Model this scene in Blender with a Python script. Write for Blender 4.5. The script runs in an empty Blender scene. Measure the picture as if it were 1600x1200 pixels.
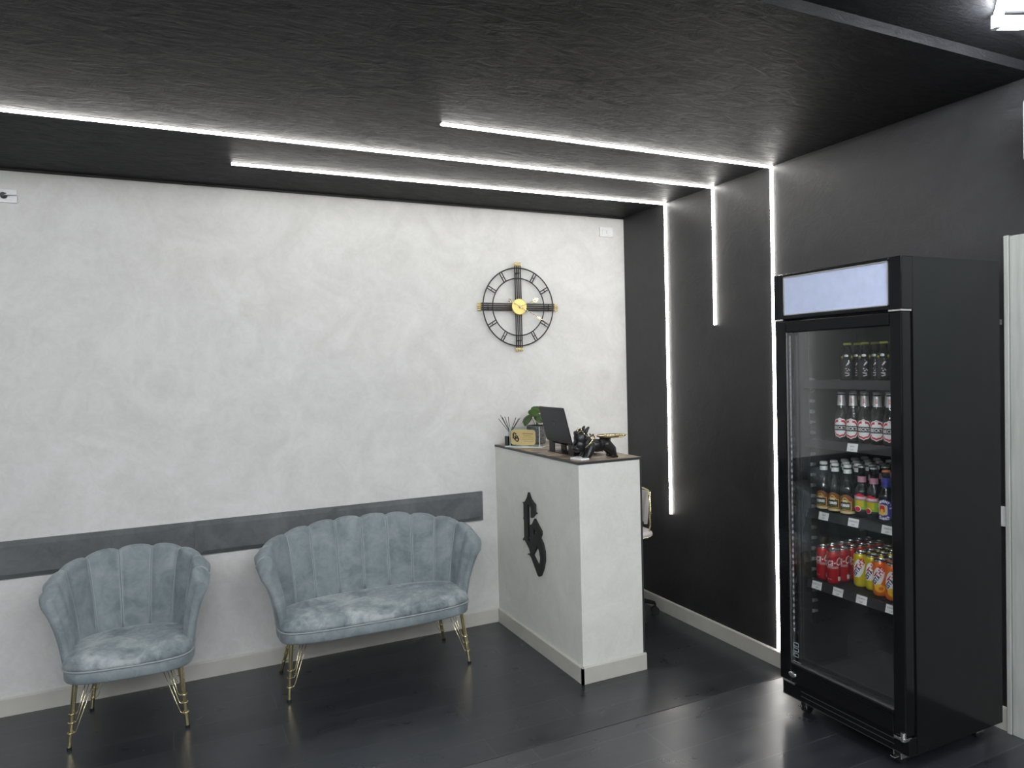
import bpy, bmesh, math, random
from mathutils import Vector, Matrix
random.seed(7)
sc = bpy.context.scene
COL = sc.collection
PI = math.pi
HU = 0.191          # raised part of the floor
ZC = 2.755          # dark ceiling
ZR = 2.792          # ceiling beyond the step
XL, YF = -6.2, -8.2 # far sides of the room

# ------------------------------------------------------------------ mesh helpers
class MB:
    def __init__(s): s.v = []; s.f = []; s.m = []
    def add(s, vs, fs, mi=0):
        o = len(s.v); s.v += [tuple(v) for v in vs]; s.f += [tuple(i + o for i in f) for f in fs]; s.m += [mi] * len(fs)
    def box(s, a, b, mi=0):
        x0, y0, z0 = [min(a[i], b[i]) for i in range(3)]; x1, y1, z1 = [max(a[i], b[i]) for i in range(3)]
        s.add([(x0,y0,z0),(x1,y0,z0),(x1,y1,z0),(x0,y1,z0),(x0,y0,z1),(x1,y0,z1),(x1,y1,z1),(x0,y1,z1)],
              [(0,3,2,1),(4,5,6,7),(0,1,5,4),(1,2,6,5),(2,3,7,6),(3,0,4,7)], mi)
    def tube(s, pts, r, n=10, mi=0, cap=True, closed=False):
        pts = [Vector(p) for p in pts]; N = len(pts); rs = r if isinstance(r, (list, tuple)) else [r] * N
        up = None; vs = []; fs = []
        for i, p in enumerate(pts):
            if closed: t = pts[(i+1) % N] - pts[i-1]
            else: t = (pts[min(i+1, N-1)] - pts[max(i-1, 0)])
            t.normalize()
            if up is None:
                up = Vector((0,0,1)) if abs(t.z) < .9 else Vector((1,0,0))
            a = t.cross(up)
            if a.length < 1e-6: a = t.orthogonal()
            a.normalize(); b = a.cross(t).normalized(); up = b
            for k in range(n):
                q = 2*PI*k/n; vs.append(p + (a*math.cos(q) + b*math.sin(q)) * rs[i])
        for i in range(N if closed else N-1):
            j = (i+1) % N
            for k in range(n):
                l = (k+1) % n; fs.append((i*n+k, i*n+l, j*n+l, j*n+k))
        if cap and not closed:
            fs.append(tuple(range(n-1, -1, -1))); fs.append(tuple((N-1)*n + k for k in range(n)))
        s.add(vs, fs, mi)
    def lathe(s, prof, n=24, c=(0,0,0), mi=0, cap=True):
        vs = []; fs = []
        for r, z in prof:
            for k in range(n):
                q = 2*PI*k/n; vs.append((c[0]+r*math.cos(q), c[1]+r*math.sin(q), c[2]+z))
        N = len(prof)
        for i in range(N-1):
            for k in range(n):
                l = (k+1) % n; fs.append((i*n+k, i*n+l, (i+1)*n+l, (i+1)*n+k))
        if cap:
            fs.append(tuple(range(n-1,-1,-1))); fs.append(tuple((N-1)*n+k for k in range(n)))
        s.add(vs, fs, mi)
    def grid(s, rows, mi=0, flip=False):
        nr = len(rows); nc = len(rows[0]); vs = [p for r in rows for p in r]; fs = []
        for i in range(nr-1):
            for j in range(nc-1):
                f = (i*nc+j, i*nc+j+1, (i+1)*nc+j+1, (i+1)*nc+j); fs.append(f[::-1] if flip else f)
        s.add(vs, fs, mi)
    def build(s, name, mat, parent=None, smooth=False, bevel=0, seg=2, auto=None):
        me = bpy.data.meshes.new(name); me.from_pydata(s.v, [], s.f)
        mats = mat if isinstance(mat, (list, tuple)) else [mat]
        for m in mats: me.materials.append(m)
        for p, mi in zip(me.polygons, s.m): p.material_index = mi; p.use_smooth = smooth
        me.update()
        if smooth and auto: 
            bm = bmesh.new(); bm.from_mesh(me); bmesh.ops.remove_doubles(bm, verts=bm.verts, dist=1e-5)
            for e in bm.edges:
                if len(e.link_faces) == 2 and e.calc_face_angle(0) > auto: e.smooth = False
            bm.to_mesh(me); bm.free()
        o = bpy.data.objects.new(name, me); COL.objects.link(o)
        if parent: o.parent = parent
        if bevel:
            b = o.modifiers.new('Bevel', 'BEVEL'); b.width = bevel; b.segments = seg; b.limit_method = 'ANGLE'; b.angle_limit = .7
            if seg > 1:
                for p in me.polygons: p.use_smooth = True
                try: b.harden_normals = True
                except Exception: pass
        return o
def boxo(name, a, b, mat, parent=None, bevel=0, seg=2):
    m = MB(); m.box(a, b); return m.build(name, mat, parent, bevel=bevel, seg=seg)
def thing(name, label, cat, loc=(0,0,0), rz=0, group=None):
    o = bpy.data.objects.new(name, None); COL.objects.link(o); o.location = loc; o.rotation_euler = (0,0,rz)
    o.empty_display_size = .05
    return tag(o, label, cat, group)
def tag(o, label, cat, group=None):
    o['label'] = label; o['category'] = cat
    if group: o['group'] = group
    return o
def struct(o): o['kind'] = 'structure'; return o
def eval_mesh(ob, name):
    bpy.context.view_layer.update(); dg = bpy.context.evaluated_depsgraph_get()
    return bpy.data.meshes.new_from_object(ob.evaluated_get(dg))
def poly_mesh(loops, ext, name='p'):
    """filled outline with holes in XY, thickness ext"""
    cu = bpy.data.curves.new(name, 'CURVE'); cu.dimensions = '2D'; cu.fill_mode = 'BOTH'; cu.extrude = ext/2
    for L in loops:
        sp = cu.splines.new('POLY'); sp.points.add(len(L)-1)
        for i, (x, y) in enumerate(L): sp.points[i].co = (x, y, 0, 1)
        sp.use_cyclic_u = True
    ob = bpy.data.objects.new(name, cu); COL.objects.link(ob)
    me = eval_mesh(ob, name); bpy.data.objects.remove(ob); bpy.data.curves.remove(cu); return me
def text_mesh(s, size, ext=0, shear=0, bold=0, width=1.0, align='CENTER'):
    cu = bpy.data.curves.new('t', 'FONT'); cu.body = s; cu.size = size; cu.extrude = ext; cu.shear = shear; cu.offset = bold
    cu.align_x = align; cu.align_y = 'CENTER'; cu.resolution_u = 2
    ob = bpy.data.objects.new('t', cu); COL.objects.link(ob); ob.scale = (1,1,1)
    me = eval_mesh(ob, 't'); bpy.data.objects.remove(ob); bpy.data.curves.remove(cu)
    for v in me.vertices: v.co.x *= width
    return me
def mesh_obj(name, me, mats, parent=None, fn=None):
    if fn:
        for v in me.vertices: v.co = fn(v.co)
    me.materials.clear()
    for m in (mats if isinstance(mats,(list,tuple)) else [mats]): me.materials.append(m)
    me.update(); o = bpy.data.objects.new(name, me); COL.objects.link(o)
    if parent: o.parent = parent
    return o
def join_into(mb, me, fn, mi=0):
    mb.add([tuple(fn(v.co)) for v in me.vertices], [tuple(p.vertices) for p in me.polygons], mi); bpy.data.meshes.remove(me)
def wrap(r, ang, zc, rot=0):
    c, s_ = math.cos(rot), math.sin(rot)
    def f(co):
        x, y = co.x*c - co.y*s_, co.x*s_ + co.y*c
        a = ang + x/r; rr = r + co.z
        return Vector((rr*math.cos(a), rr*math.sin(a), zc + y))
    return f
def copy_tree(o, parent=None):
    c = o.copy(); COL.objects.link(c); c.parent = parent
    for ch in list(o.children): copy_tree(ch, c)
    return c

# ------------------------------------------------------------------ materials
MATS = {}
def newmat(name):
    m = bpy.data.materials.new(name); m.use_nodes = True; nt = m.node_tree; b = nt.nodes['Principled BSDF']; MATS[name] = m
    return m, nt, b
def L(nt, a, b): nt.links.new(a, b)
def coords(nt, scale=(1,1,1), rot=(0,0,0), kind='Object'):
    tc = nt.nodes.new('ShaderNodeTexCoord'); mp = nt.nodes.new('ShaderNodeMapping')
    mp.inputs['Scale'].default_value = scale; mp.inputs['Rotation'].default_value = rot
    L(nt, tc.outputs[kind], mp.inputs['Vector']); return mp.outputs['Vector']
def noise(nt, vec, scale, detail=4, rough=.5, dist=0):
    n = nt.nodes.new('ShaderNodeTexNoise'); n.inputs['Scale'].default_value = scale; n.inputs['Detail'].default_value = detail
    n.inputs['Roughness'].default_value = rough; n.inputs['Distortion'].default_value = dist
    L(nt, vec, n.inputs['Vector']); return n.outputs['Fac']
def ramp(nt, fac, stops):
    r = nt.nodes.new('ShaderNodeValToRGB'); el = r.color_ramp.elements
    while len(el) < len(stops): el.new(.5)
    for e, (p, c) in zip(el, stops): e.position = p; e.color = (*c, 1) if len(c) == 3 else c
    L(nt, fac, r.inputs['Fac']); return r.outputs['Color']
def mix(nt, fac, a, b, mode='MIX'):
    n = nt.nodes.new('ShaderNodeMix'); n.data_type = 'RGBA'; n.blend_type = mode
    for inp, val in ((n.inputs[0], fac), (n.inputs[6], a), (n.inputs[7], b)):
        if hasattr(val, 'node'): L(nt, val, inp)
        elif isinstance(val, tuple): inp.default_value = (*val, 1)
        else: inp.default_value = val
    return n.outputs[2]
def bump(nt, b, h, strength, dist=.01):
    n = nt.nodes.new('ShaderNodeBump'); n.inputs['Strength'].default_value = strength; n.inputs['Distance'].default_value = dist
    L(nt, h, n.inputs['Height']); L(nt, n.outputs['Normal'], b.inputs['Normal'])
def plain(name, c, rough=.5, metal=0, coat=0, spec=None, var=0.0, vs=30, sheen=0):
    m, nt, b = newmat(name); b.inputs['Base Color'].default_value = (*c, 1); b.inputs['Roughness'].default_value = rough
    b.inputs['Metallic'].default_value = metal; b.inputs['Coat Weight'].default_value = coat
    if spec is not None: b.inputs['Specular IOR Level'].default_value = spec
    if sheen: b.inputs['Sheen Weight'].default_value = sheen; b.inputs['Sheen Roughness'].default_value = .4
    f = noise(nt, coords(nt), vs, 3)
    v = var if var else .04
    L(nt, ramp(nt, f, [(.3, tuple(x*(1-v) for x in c)), (.7, tuple(min(1,x*(1+v)) for x in c))]), b.inputs['Base Color'])
    return m
def emit(name, c, s):
    m, nt, b = newmat(name); b.inputs['Base Color'].default_value = (.8,.8,.8,1); b.inputs['Emission Color'].default_value = (*c,1)
    b.inputs['Emission Strength'].default_value = s; return m

def plaster(name, lo, mid, hi, rough, bs, stretch=(1,1,1), spec=.5, sc1=2.2):
    m, nt, b = newmat(name)
    v = coords(nt, stretch)
    a = noise(nt, v, sc1, 8, .62, 1.6); c = noise(nt, v, sc1*5, 6, .65, 2.2); d = noise(nt, v, 90, 2, .5)
    base = ramp(nt, a, [(.28, lo), (.5, mid), (.72, hi)])
    over = ramp(nt, c, [(.35, (.42,.42,.42)), (.65, (.58,.58,.58))])
    L(nt, mix(nt, .55, base, over, 'SOFT_LIGHT'), b.inputs['Base Color'])
    r = ramp(nt, c, [(.3, (rough-.08,)*3), (.7, (rough+.1,)*3)]); L(nt, r, b.inputs['Roughness'])
    b.inputs['Specular IOR Level'].default_value = spec
    ma = nt.nodes.new('ShaderNodeMath'); ma.operation = 'ADD'; L(nt, c, ma.inputs[0]); 
    mm = nt.nodes.new('ShaderNodeMath'); mm.operation = 'MULTIPLY'; mm.inputs[1].default_value = .15; L(nt, d, mm.inputs[0]); L(nt, mm.outputs[0], ma.inputs[1])
    bump(nt, b, ma.outputs[0], bs, .012)
    return m
M_light = plaster('light_plaster', (.545,.545,.53), (.60,.60,.585), (.65,.65,.64), .6, .10, (1,1,1), .35, 2.6)
M_dark = plaster('dark_plaster', (.018,.018,.020), (.023,.023,.025), (.030,.030,.032), .44, .16, (1,1,1), .45, 1.6)
M_darkc = plaster('dark_plaster_ceiling', (.009,.0093,.011), (.012,.0123,.014), (.017,.0172,.019), .52, .42, (.55,1.5,1), .12, 2.4)
M_counter = plaster('counter_plaster', (.64,.64,.60), (.68,.68,.64), (.72,.72,.685), .55, .08, (1,1,1), .35, 3.5)

def floor_mat():
    m, nt, b = newmat('dark_wood_planks')
    v = coords(nt, (1,1,1))
    br = nt.nodes.new('ShaderNodeTexBrick'); L(nt, v, br.inputs['Vector']); br.offset = .37; br.offset_frequency = 2
    br.inputs['Scale'].default_value = 1; br.inputs['Brick Width'].default_value = 1.28; br.inputs['Row Height'].default_value = .193
    br.inputs['Mortar Size'].default_value = .0011; br.inputs['Mortar Smooth'].default_value = .2
    br.inputs['Color1'].default_value = (.015,.0165,.021,1); br.inputs['Color2'].default_value = (.024,.026,.031,1); br.inputs['Mortar'].default_value = (.085,.085,.085,1)
    g = noise(nt, coords(nt, (1.2, 16, 1)), 3, 8, .65, .8)
    sp = noise(nt, coords(nt, (1, 1.6, 1)), 5, 6, .6, .5)
    c1 = mix(nt, .7, br.outputs['Color'], ramp(nt, g, [(.3, (.36,.36,.38)), (.7, (.64,.64,.64))]), 'OVERLAY')
    L(nt, mix(nt, .5, c1, ramp(nt, sp, [(.35, (.42,.42,.42)), (.75, (.6,.6,.6))]), 'SOFT_LIGHT'), b.inputs['Base Color'])
    L(nt, ramp(nt, sp, [(.3, (.26,.26,.26)), (.7, (.37,.37,.37))]), b.inputs['Roughness'])
    b.inputs['Specular IOR Level'].default_value = 1.0
    ma = nt.nodes.new('ShaderNodeMath'); ma.operation = 'SUBTRACT'; L(nt, g, ma.inputs[0]); L(nt, br.outputs['Fac'], ma.inputs[1])
    bump(nt, b, ma.outputs[0], .035, .003); return m
M_floor = floor_mat()
M_base = plain('cream_skirting', (.50,.49,.45), .45, var=.06, vs=8)
M_black = plain('black_gloss', (.005,.005,.006), .10, spec=.22)
M_blackside = plain('black_gloss_panel', (.005,.006,.0065), .12, spec=.22)
M_blackmat = plain('black_matte', (.012,.012,.013), .45)
M_liner = plain('dark_grey_liner', (.014,.0155,.018), .4)
M_shelf = plain('grey_wire_shelf', (.05,.055,.06), .35, metal=.3)
M_gold = plain('polished_gold', (.86,.76,.46), .22, metal=1)
M_goldm = plain('satin_gold', (.86,.68,.26), .4, metal=.9)
M_chrome = plain('chrome', (.75,.75,.75), .18, metal=1)
M_alu = plain('aluminium', (.5,.5,.5), .35, metal=1)
M_white = plain('white_plastic', (.72,.73,.73), .35)
M_whitecard = plain('white_card', (.8,.8,.8), .6)
M_sign = plain('bluish_white_acrylic', (.46,.52,.70), .12, coat=.2)
M_strip = emit('led_diffuser', (1,.97,.92), 25.0)
M_lamp = emit('led_tube', (.945,.97,1), 116.0)

def velvet(name, lo, mid, hi, sc0=7, sheen=.4):
    m, nt, b = newmat(name)
    v = coords(nt)
    a = noise(nt, v, sc0, 5, .55, 1.2); f = noise(nt, v, sc0*3.2, 5, .65, 2.0)
    ad = nt.nodes.new('ShaderNodeMath'); ad.operation = 'MULTIPLY_ADD'; ad.inputs[1].default_value = .32; L(nt, f, ad.inputs[0]); 
    mu = nt.nodes.new('ShaderNodeMath'); mu.operation = 'MULTIPLY'; mu.inputs[1].default_value = .68; L(nt, a, mu.inputs[0]); L(nt, mu.outputs[0], ad.inputs[2])
    L(nt, ramp(nt, ad.outputs[0], [(.36, lo), (.5, mid), (.64, hi)]), b.inputs['Base Color'])
    b.inputs['Roughness'].default_value = .75; b.inputs['Sheen Weight'].default_value = sheen; b.inputs['Sheen Roughness'].default_value = .35
    b.inputs['Sheen Tint'].default_value = (.8,.9,.95,1); b.inputs['Specular IOR Level'].default_value = .25
    bump(nt, b, f, .12, .006); return m
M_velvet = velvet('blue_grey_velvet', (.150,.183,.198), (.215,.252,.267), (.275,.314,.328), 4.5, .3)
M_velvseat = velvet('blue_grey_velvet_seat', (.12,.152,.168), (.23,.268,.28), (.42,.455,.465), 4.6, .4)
M_piping = plain('velvet_piping', (.27,.31,.325), .6, sheen=.3)
M_band = velvet('grey_velvet_panel', (.080,.088,.092), (.105,.113,.117), (.135,.143,.148), 3.5, .2)

def wood(name, c1, c2, axis, sc0=3):
    m, nt, b = newmat(name); s = [14,14,14]; s[axis] = .9
    g = noise(nt, coords(nt, tuple(s)), sc0, 8, .65, .6)
    L(nt, ramp(nt, g, [(.3, c1), (.7, c2)]), b.inputs['Base Color']); b.inputs['Roughness'].default_value = .5; bump(nt, b, g, .1, .003); return m
M_doorwood = wood('pale_ash_wood', (.27,.28,.26), (.36,.37,.35), 2)
def patch():
    m, nt, b = newmat('patchwork_wood_top')
    br = nt.nodes.new('ShaderNodeTexBrick'); L(nt, coords(nt), br.inputs['Vector'])
    br.inputs['Scale'].default_value = 1; br.inputs['Brick Width'].default_value = .16; br.inputs['Row Height'].default_value = .055; br.inputs['Mortar Size'].default_value = .001
    br.inputs['Color1'].default_value = (.11,.085,.07,1); br.inputs['Color2'].default_value = (.46,.37,.28,1); br.inputs['Mortar'].default_value = (.03,.025,.02,1)
    g = noise(nt, coords(nt, (3,14,3)), 6, 6, .6, .6)
    L(nt, mix(nt, .8, br.outputs['Color'], ramp(nt, g, [(.3,(.25,.25,.26)),(.7,(.72,.7,.68))]), 'OVERLAY'), b.inputs['Base Color'])
    b.inputs['Roughness'].default_value = .4; return m
M_top = patch()
M_edge = plain('dark_grey_edge', (.035,.036,.04), .4)

def clear(name, tint, k, rough=.02, ior=1.5):
    m, nt, b = newmat(name); nt.nodes.remove(b); out = nt.nodes['Material Output']
    tr = nt.nodes.new('ShaderNodeBsdfTransparent'); tr.inputs['Color'].default_value = (*tint, 1)
    gl = nt.nodes.new('ShaderNodeBsdfGlossy'); gl.inputs['Roughness'].default_value = rough
    fr = nt.nodes.new('ShaderNodeFresnel'); fr.inputs['IOR'].default_value = ior
    mu = nt.nodes.new('ShaderNodeMath'); mu.operation = 'MULTIPLY'; mu.inputs[1].default_value = k; L(nt, fr.outputs[0], mu.inputs[0])
    mx = nt.nodes.new('ShaderNodeMixShader'); L(nt, mu.outputs[0], mx.inputs[0]); L(nt, tr.outputs[0], mx.inputs[1]); L(nt, gl.outputs[0], mx.inputs[2])
    L(nt, mx.outputs[0], out.inputs['Surface']); return m
M_doorglass = clear('door_glass', (.985,.99,.99), .17)
M_glass = clear('clear_glass', (.90,.96,.94), 1.0)
M_glassedge = plain('glass_edge', (.62,.74,.72), .15)
M_bgreen = clear('green_bottle_glass', (.22,.48,.26), 1.6, .03)
M_bdark = clear('dark_bottle_glass', (.20,.17,.12), 1.6, .03)
M_bclear = clear('flint_bottle_glass', (.55,.60,.50), 1.6, .03)
M_beer = plain('beer_in_bottle', (.035,.075,.035), .3)
M_beerd = plain('dark_beer_in_bottle', (.022,.020,.016), .3)
M_lemon = plain('lemonade_in_bottle', (.06,.19,.11), .3)

# ------------------------------------------------------------------ setting
def slab(name, boxes, mats):
    m = MB()
    for b in boxes: m.box(b[0], b[1], b[2] if len(b) > 2 else 0)
    return struct(m.build(name, mats))
slab('floor', [((XL,-1.832,-.25),(0,0,0)), ((XL,YF,-.25),(0,-1.832,HU))], M_floor)
slab('ceiling', [((XL,-2.735,ZC),(0,0,ZC+.25))], M_darkc)
slab('ceiling.001', [((XL,YF,ZR),(0,-2.735,ZR+.213))], M_darkc)
slab('wall_back', [((XL-.15,0,-.25),(.15,.15,ZC+.25))], M_light)
slab('wall_right', [((0,YF,-.25),(.15,0,ZC+.25))], M_dark)
slab('wall_left', [((XL-.15,YF,-.25),(XL,0,1.05),1), ((XL-.15,YF,1.05),(XL,0,ZC+.25),0)], [M_light, M_dark])
slab('wall_front', [((XL-.15,YF-.15,-.25),(.15,YF,ZC+.25))], plaster('grey_plaster', (.12,.135,.14), (.145,.16,.165), (.17,.185,.19), .6, .1))
def skirting(name, x0, y0, x1, y1, z, nx, ny, h=.092, t=.013):
    m = MB(); prof = [(0,0),(t,0),(t,h-.006),(t-.005,h),(0,h)]
    a = [(x0+nx*d, y0+ny*d, z+k) for d, k in prof]; b = [(x1+nx*d, y1+ny*d, z+k) for d, k in prof]; n = 5
    m.add(a+b, [(i,(i+1)%n,n+(i+1)%n,n+i) for i in range(n)] + [tuple(range(n-1,-1,-1)), tuple(range(n,2*n))])
    return struct(m.build(name, M_base))
skirting('baseboard_back', XL, 0, 0, 0, 0, 0, -1)
m_ = skirting('baseboard_right', 0, -1.832, 0, 0, 0, -1, 0)
skirting('baseboard_right.001', 0, -2.625, 0, -1.832, HU, -1, 0)
struct(boxo('trim_1', (XL,-1.834,HU-.004), (0,-1.829,HU+.0015), M_edge))
struct(boxo('trim_2', (XL,-.006,ZC-.012), (0,0,ZC), M_dark))
# pale wooden door on the dark wall
d = struct(boxo('door_1', (-.022,-3.50,HU), (0,-2.646,2.160), M_doorwood, bevel=.002))
dm = MB(); dm.box((-.028,-2.644,HU),(0,-2.627,2.163)); dm.box((-.028,-3.519,HU),(0,-3.502,2.163)); dm.build('architrave', M_doorwood, d, bevel=.002)
hm = MB(); hm.tube([(-.022,-3.42,1.22),(-.065,-3.42,1.22),(-.065,-3.30,1.22)], .008); hm.build('door_handle', M_chrome, d, smooth=True)

# ------------------------------------------------------------------ LED lines
def led(y, xs, zend, label):
    t = thing('led_strip_light', label, 'light', (0, y, ZC), 0, 'led lines running over the ceiling and down the dark wall')
    w = .0095; h = .0125
    m = MB()
    # half round diffuser along the ceiling and down the wall
    def run(a, b, nrm):
        a = Vector(a); b = Vector(b); ax = (b-a).normalized(); nrm = Vector(nrm); sd = ax.cross(nrm).normalized()
        ring = [(sd*math.cos(q)*w + nrm*math.sin(q)*h) for q in [PI*k/8 for k in range(9)]]
        m.grid([[a+r for r in ring], [b+r for r in ring]])
        for e in (a, b): m.add([e+r for r in ring], [tuple(range(9))])
    run((xs, 0, 0), (-.0, 0, 0), (0,0,-1)); 
    m2 = m
    run((0, 0, 0), (0, 0, zend-ZC), (-1,0,0))
    m.build('diffuser', M_strip, t)
    c = MB()
    for s in (-1, 1):
        c.box((xs, s*w, -.0015), (-.001, s*(w+.002), 0)); c.box((-.0015, s*w, zend-ZC), (0, s*(w+.002), -.002))
    c.box((xs-.004,-w,-.006),(xs,w,0)); c.box((-.006,-w,zend-ZC-.004),(0,w,zend-ZC))
    c.build('channel', M_alu, t)
led(-.489, -2.681, .689, 'led light line nearest the white wall, ending above the floor behind the reception counter')
led(-.951, -6.15, 1.922, 'middle led light line, longest on the ceiling, ending halfway down the dark wall')
led(-.1417*10, -1.904, .096, 'led light line reaching down to the skirting beside the drinks fridge')

# honeycomb lamps on the ceiling beyond the step
def hexlamp(cx, cy, s, a0, label):
    t = thing('honeycomb_light', label, 'light', (cx, cy, ZR), 0, 'honeycomb ceiling lights over the front of the shop')
    P = [(s*math.cos(a0+k*PI/3), s*math.sin(a0+k*PI/3)) for k in range(6)]
    for k in range(6):
        a = Vector((*P[k], 0)); b = Vector((*P[(k+1)%6], 0)); ax = (b-a).normalized(); sd = Vector((-ax.y, ax.x, 0))
        a += ax*.008; b -= ax*.008
        def bar(z0, z1, w):
            m = MB(); vs = []
            for e in (a, b):
                for q in (-w, w):
                    for z in (z0, z1): vs.append(e+sd*q+Vector((0,0,z)))
            m.add(vs, [(0,1,3,2),(4,6,7,5),(0,4,5,1),(2,3,7,6),(0,2,6,4),(1,5,7,3)]); return m
        tb = bar(-.042, -.020, .011).build('led_tube', M_lamp, t)
        bar(-.020, -.004, .009).build('tube_holder', M_white, tb)
    for q in P:
        j = MB(); j.lathe([(.014,-.043),(.014,0)], 10, (q[0], q[1], 0)); j.build('joint', M_white, t)
    return t
S = .46; a0 = math.radians(96)
hc = (-.55 - S*math.cos(a0), -2.91 - S*math.sin(a0))
hexlamp(hc[0], hc[1], S, a0, 'lit honeycomb light at the top right corner beyond the ceiling step')
px_ = [(-1.9,-3.9),(-3.3,-4.3),(-4.7,-3.9),(-1.5,-5.4),(-3.0,-5.8),(-4.6,-5.4),(-1.9,-6.9),(-3.7,-7.0)]  # unseen lamps out of view, added as the main room light
for q in px_:
    hexlamp(q[0], q[1], S, a0, 'unseen honeycomb light added above the front of the shop to light the room')

# ------------------------------------------------------------------ wall band
def band(x0, x1, label):
    t = thing('upholstered_wall_panel', label, 'wall panel', (x0, 0, .693), 0, 'grey velvet panels in a row along the white wall')
    w = x1-x0; m = MB(); nx = 16; nz = 8; rows = []
    for j in range(nz+1):
        v = j/nz; r = []
        for i in range(nx+1):
            u = i/nx
            e = (1-(2*u-1)**12)*(1-(2*v-1)**8)
            r.append((u*w, -.014-.016*max(0,e)**.5, .002+v*(.190-.004)))
        rows.append(r)
    m.grid(rows, flip=False)
    m.box((.0005,-.015,.001),(w-.0005,0,.190-.001))
    m.build('velvet_pad', M_band, t, smooth=False)
    boxo('backing_board', (.0,-.006,0), (w,-.0,.190), M_edge, t)
    return t
band(-4.85, -2.9025, 'long grey velvet wall panel behind the armchair, at the left')
band(-2.902, -2.1235, 'grey velvet wall panel between the armchair and the sofa')
band(-2.123, -1.166, 'grey velvet wall panel behind the sofa, ending near the counter')

# ------------------------------------------------------------------ shell seats
def superell(a, b, n, q):
    c, s = math.cos(q), math.sin(q)
    return (a*math.copysign(abs(c)**(2/n), c), b*math.copysign(abs(s)**(2/n), s))
def shell_seat(kind, label, cat, cx, cy, rz, A, nch, n_exp, yfront, top_c, top_tip, flare_s, flare_b, legs, seat_n):
    t = thing(kind, label, cat, (cx, cy, 0), rz)
    # plan line at seat height: left front -> back -> right front (front is -y)
    YC = -.02; yfront_seat = yfront; yfront = yfront + .03; B = .232
    raw = [(-A*.985, yfront), (-A, (yfront+YC)/2)]
    for k in range(0, 61):
        q = PI - PI*k/60; x, y = superell(A, B, n_exp, q); raw.append((x, YC + y))
    raw += [(A, (yfront+YC)/2), (A*.985, yfront)]
    L_ = [0]
    for i in range(1, len(raw)): L_.append(L_[-1] + math.dist(raw[i], raw[i-1]))
    KW = .76
    def um(s_): return .5 + .5*math.sin((2*s_-1)*PI/2*KW)/math.sin(PI/2*KW)
    def plan(u):
        d = u*L_[-1]
        for i in range(1, len(raw)):
            if L_[i] >= d or i == len(raw)-1:
                f = (d-L_[i-1])/max(1e-9, L_[i]-L_[i-1]); f = min(max(f,0),1)
                return (raw[i-1][0]+(raw[i][0]-raw[i-1][0])*f, raw[i-1][1]+(raw[i][1]-raw[i-1][1])*f)
    def nrm(u):
        e = .02; a = plan(max(0,u-e)); b = plan(min(1,u+e)); tx, ty = b[0]-a[0], b[1]-a[1]; l = math.hypot(tx, ty)
        return (-ty/l, tx/l)
    def prof(u):
        k = math.sin(PI*u)
        zt = top_tip + (top_c-top_tip)*min(1, k**.62*1.03)
        fl = flare_s + (flare_b-flare_s)*k**1.5
        return zt, fl
    Z0 = .30; TH = .040
    def section(u, s, endk=1.0):
        """closed line of points from inner bottom over the top to outer bottom"""
        x, y = plan(u); nx, ny = nrm(u); zt, fl = prof(u)
        bl = (max(0, 1-(2*s-1)**2))**.55
        zt += .022*bl - .006
        th = TH*endk; out = []
        fwd = .012*(abs(2*u-1)**6)      # arm fronts swing forward a little
        def pt(o, z): return (x+nx*o, y+ny*o - fwd*((z-Z0)/(zt-Z0)), z)
        NI = 10
        for i in range(NI+1):
            q = i/NI; z = Z0 + (zt-.03-Z0)*q; o = fl*q**1.7 - th/2 - .022*bl*endk*min(1, .35+q)
            out.append(pt(o, z))
        o_i = fl - th/2 - .022*bl*endk; o_o = fl + th/2 + .016
        for i in range(1, 8):
            q = PI*i/8; c = (o_i+o_o)/2; r = (o_o-o_i)/2
            out.append(pt(c - r*math.cos(q), zt-.03 + .030*math.sin(q) - .012*(1-math.cos(q))/2*2))
        for i in range(NI, -1, -1):
            q = i/NI; z = Z0 + (zt-.055-Z0)*q; o = fl*q**1.7 + th/2 + .010*bl*endk*q + .016*q**6
            out.append(pt(o, z))
        return out
    rows = []; SUB = 8
    for c in range(nch):
        for k in range(SUB+1):
            if k == SUB and c < nch-1: continue
            s = k/SUB; u = um((c+s)/nch); rows.append(section(u, s))
    # rounded front ends of the arms
    def endrow(u, q):
        base = section(u, 0); x, y = plan(u); res = []
        inner = base; n = len(base)
        for i in range(n):
            a = Vector(base[i]); b = Vector(base[n-1-i]); mid = (a+b)/2
            v = mid + (a-mid)*math.cos(q); v.y -= .022*math.sin(q); res.append(tuple(v))
        return res
    rows = [endrow(0, PI/2*k/4) for k in (4,3,2,1)] + rows + [endrow(1, PI/2*k/4) for k in (1,2,3,4)]
    m = MB(); m.grid(rows, flip=True); m.build('shell_backrest', M_velvet, t, smooth=True)
    # piping: one pair of cords in each seam
    p = MB()
    for c in range(1, nch):
        for du in (-.0048, .0048):
            sec = section(um(c/nch) + du*9/nch, 0)
            nv_ = nrm(um(c/nch)); p.tube([Vector(sec[i]) - Vector((nv_[0], nv_[1], 0))*.0022*(1 if i < 12 else 0) + Vector((0,0,.001)) for i in range(2, 18)], .0040, 6)
    p.build('piping', M_piping, t, smooth=True)
    # seat base and cushion
    yfront = yfront_seat; yc = (yfront-.075 + YC + B)/2 - .012; hb = (YC+B-(yfront-.075))/2 - .01; aw = A + .017
    def loop(a, b, z, N=64, bow=.024):
        r = []
        for k in range(N):
            q = 2*PI*k/N
            x, y = superell(a, b, seat_n, q) if math.sin(q) < 0 else superell(a, b, n_exp+.15, q)
            if y < 0: y -= bow*(1-(x/a)**2)
            r.append((x, yc+y, z))
        return r
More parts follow.
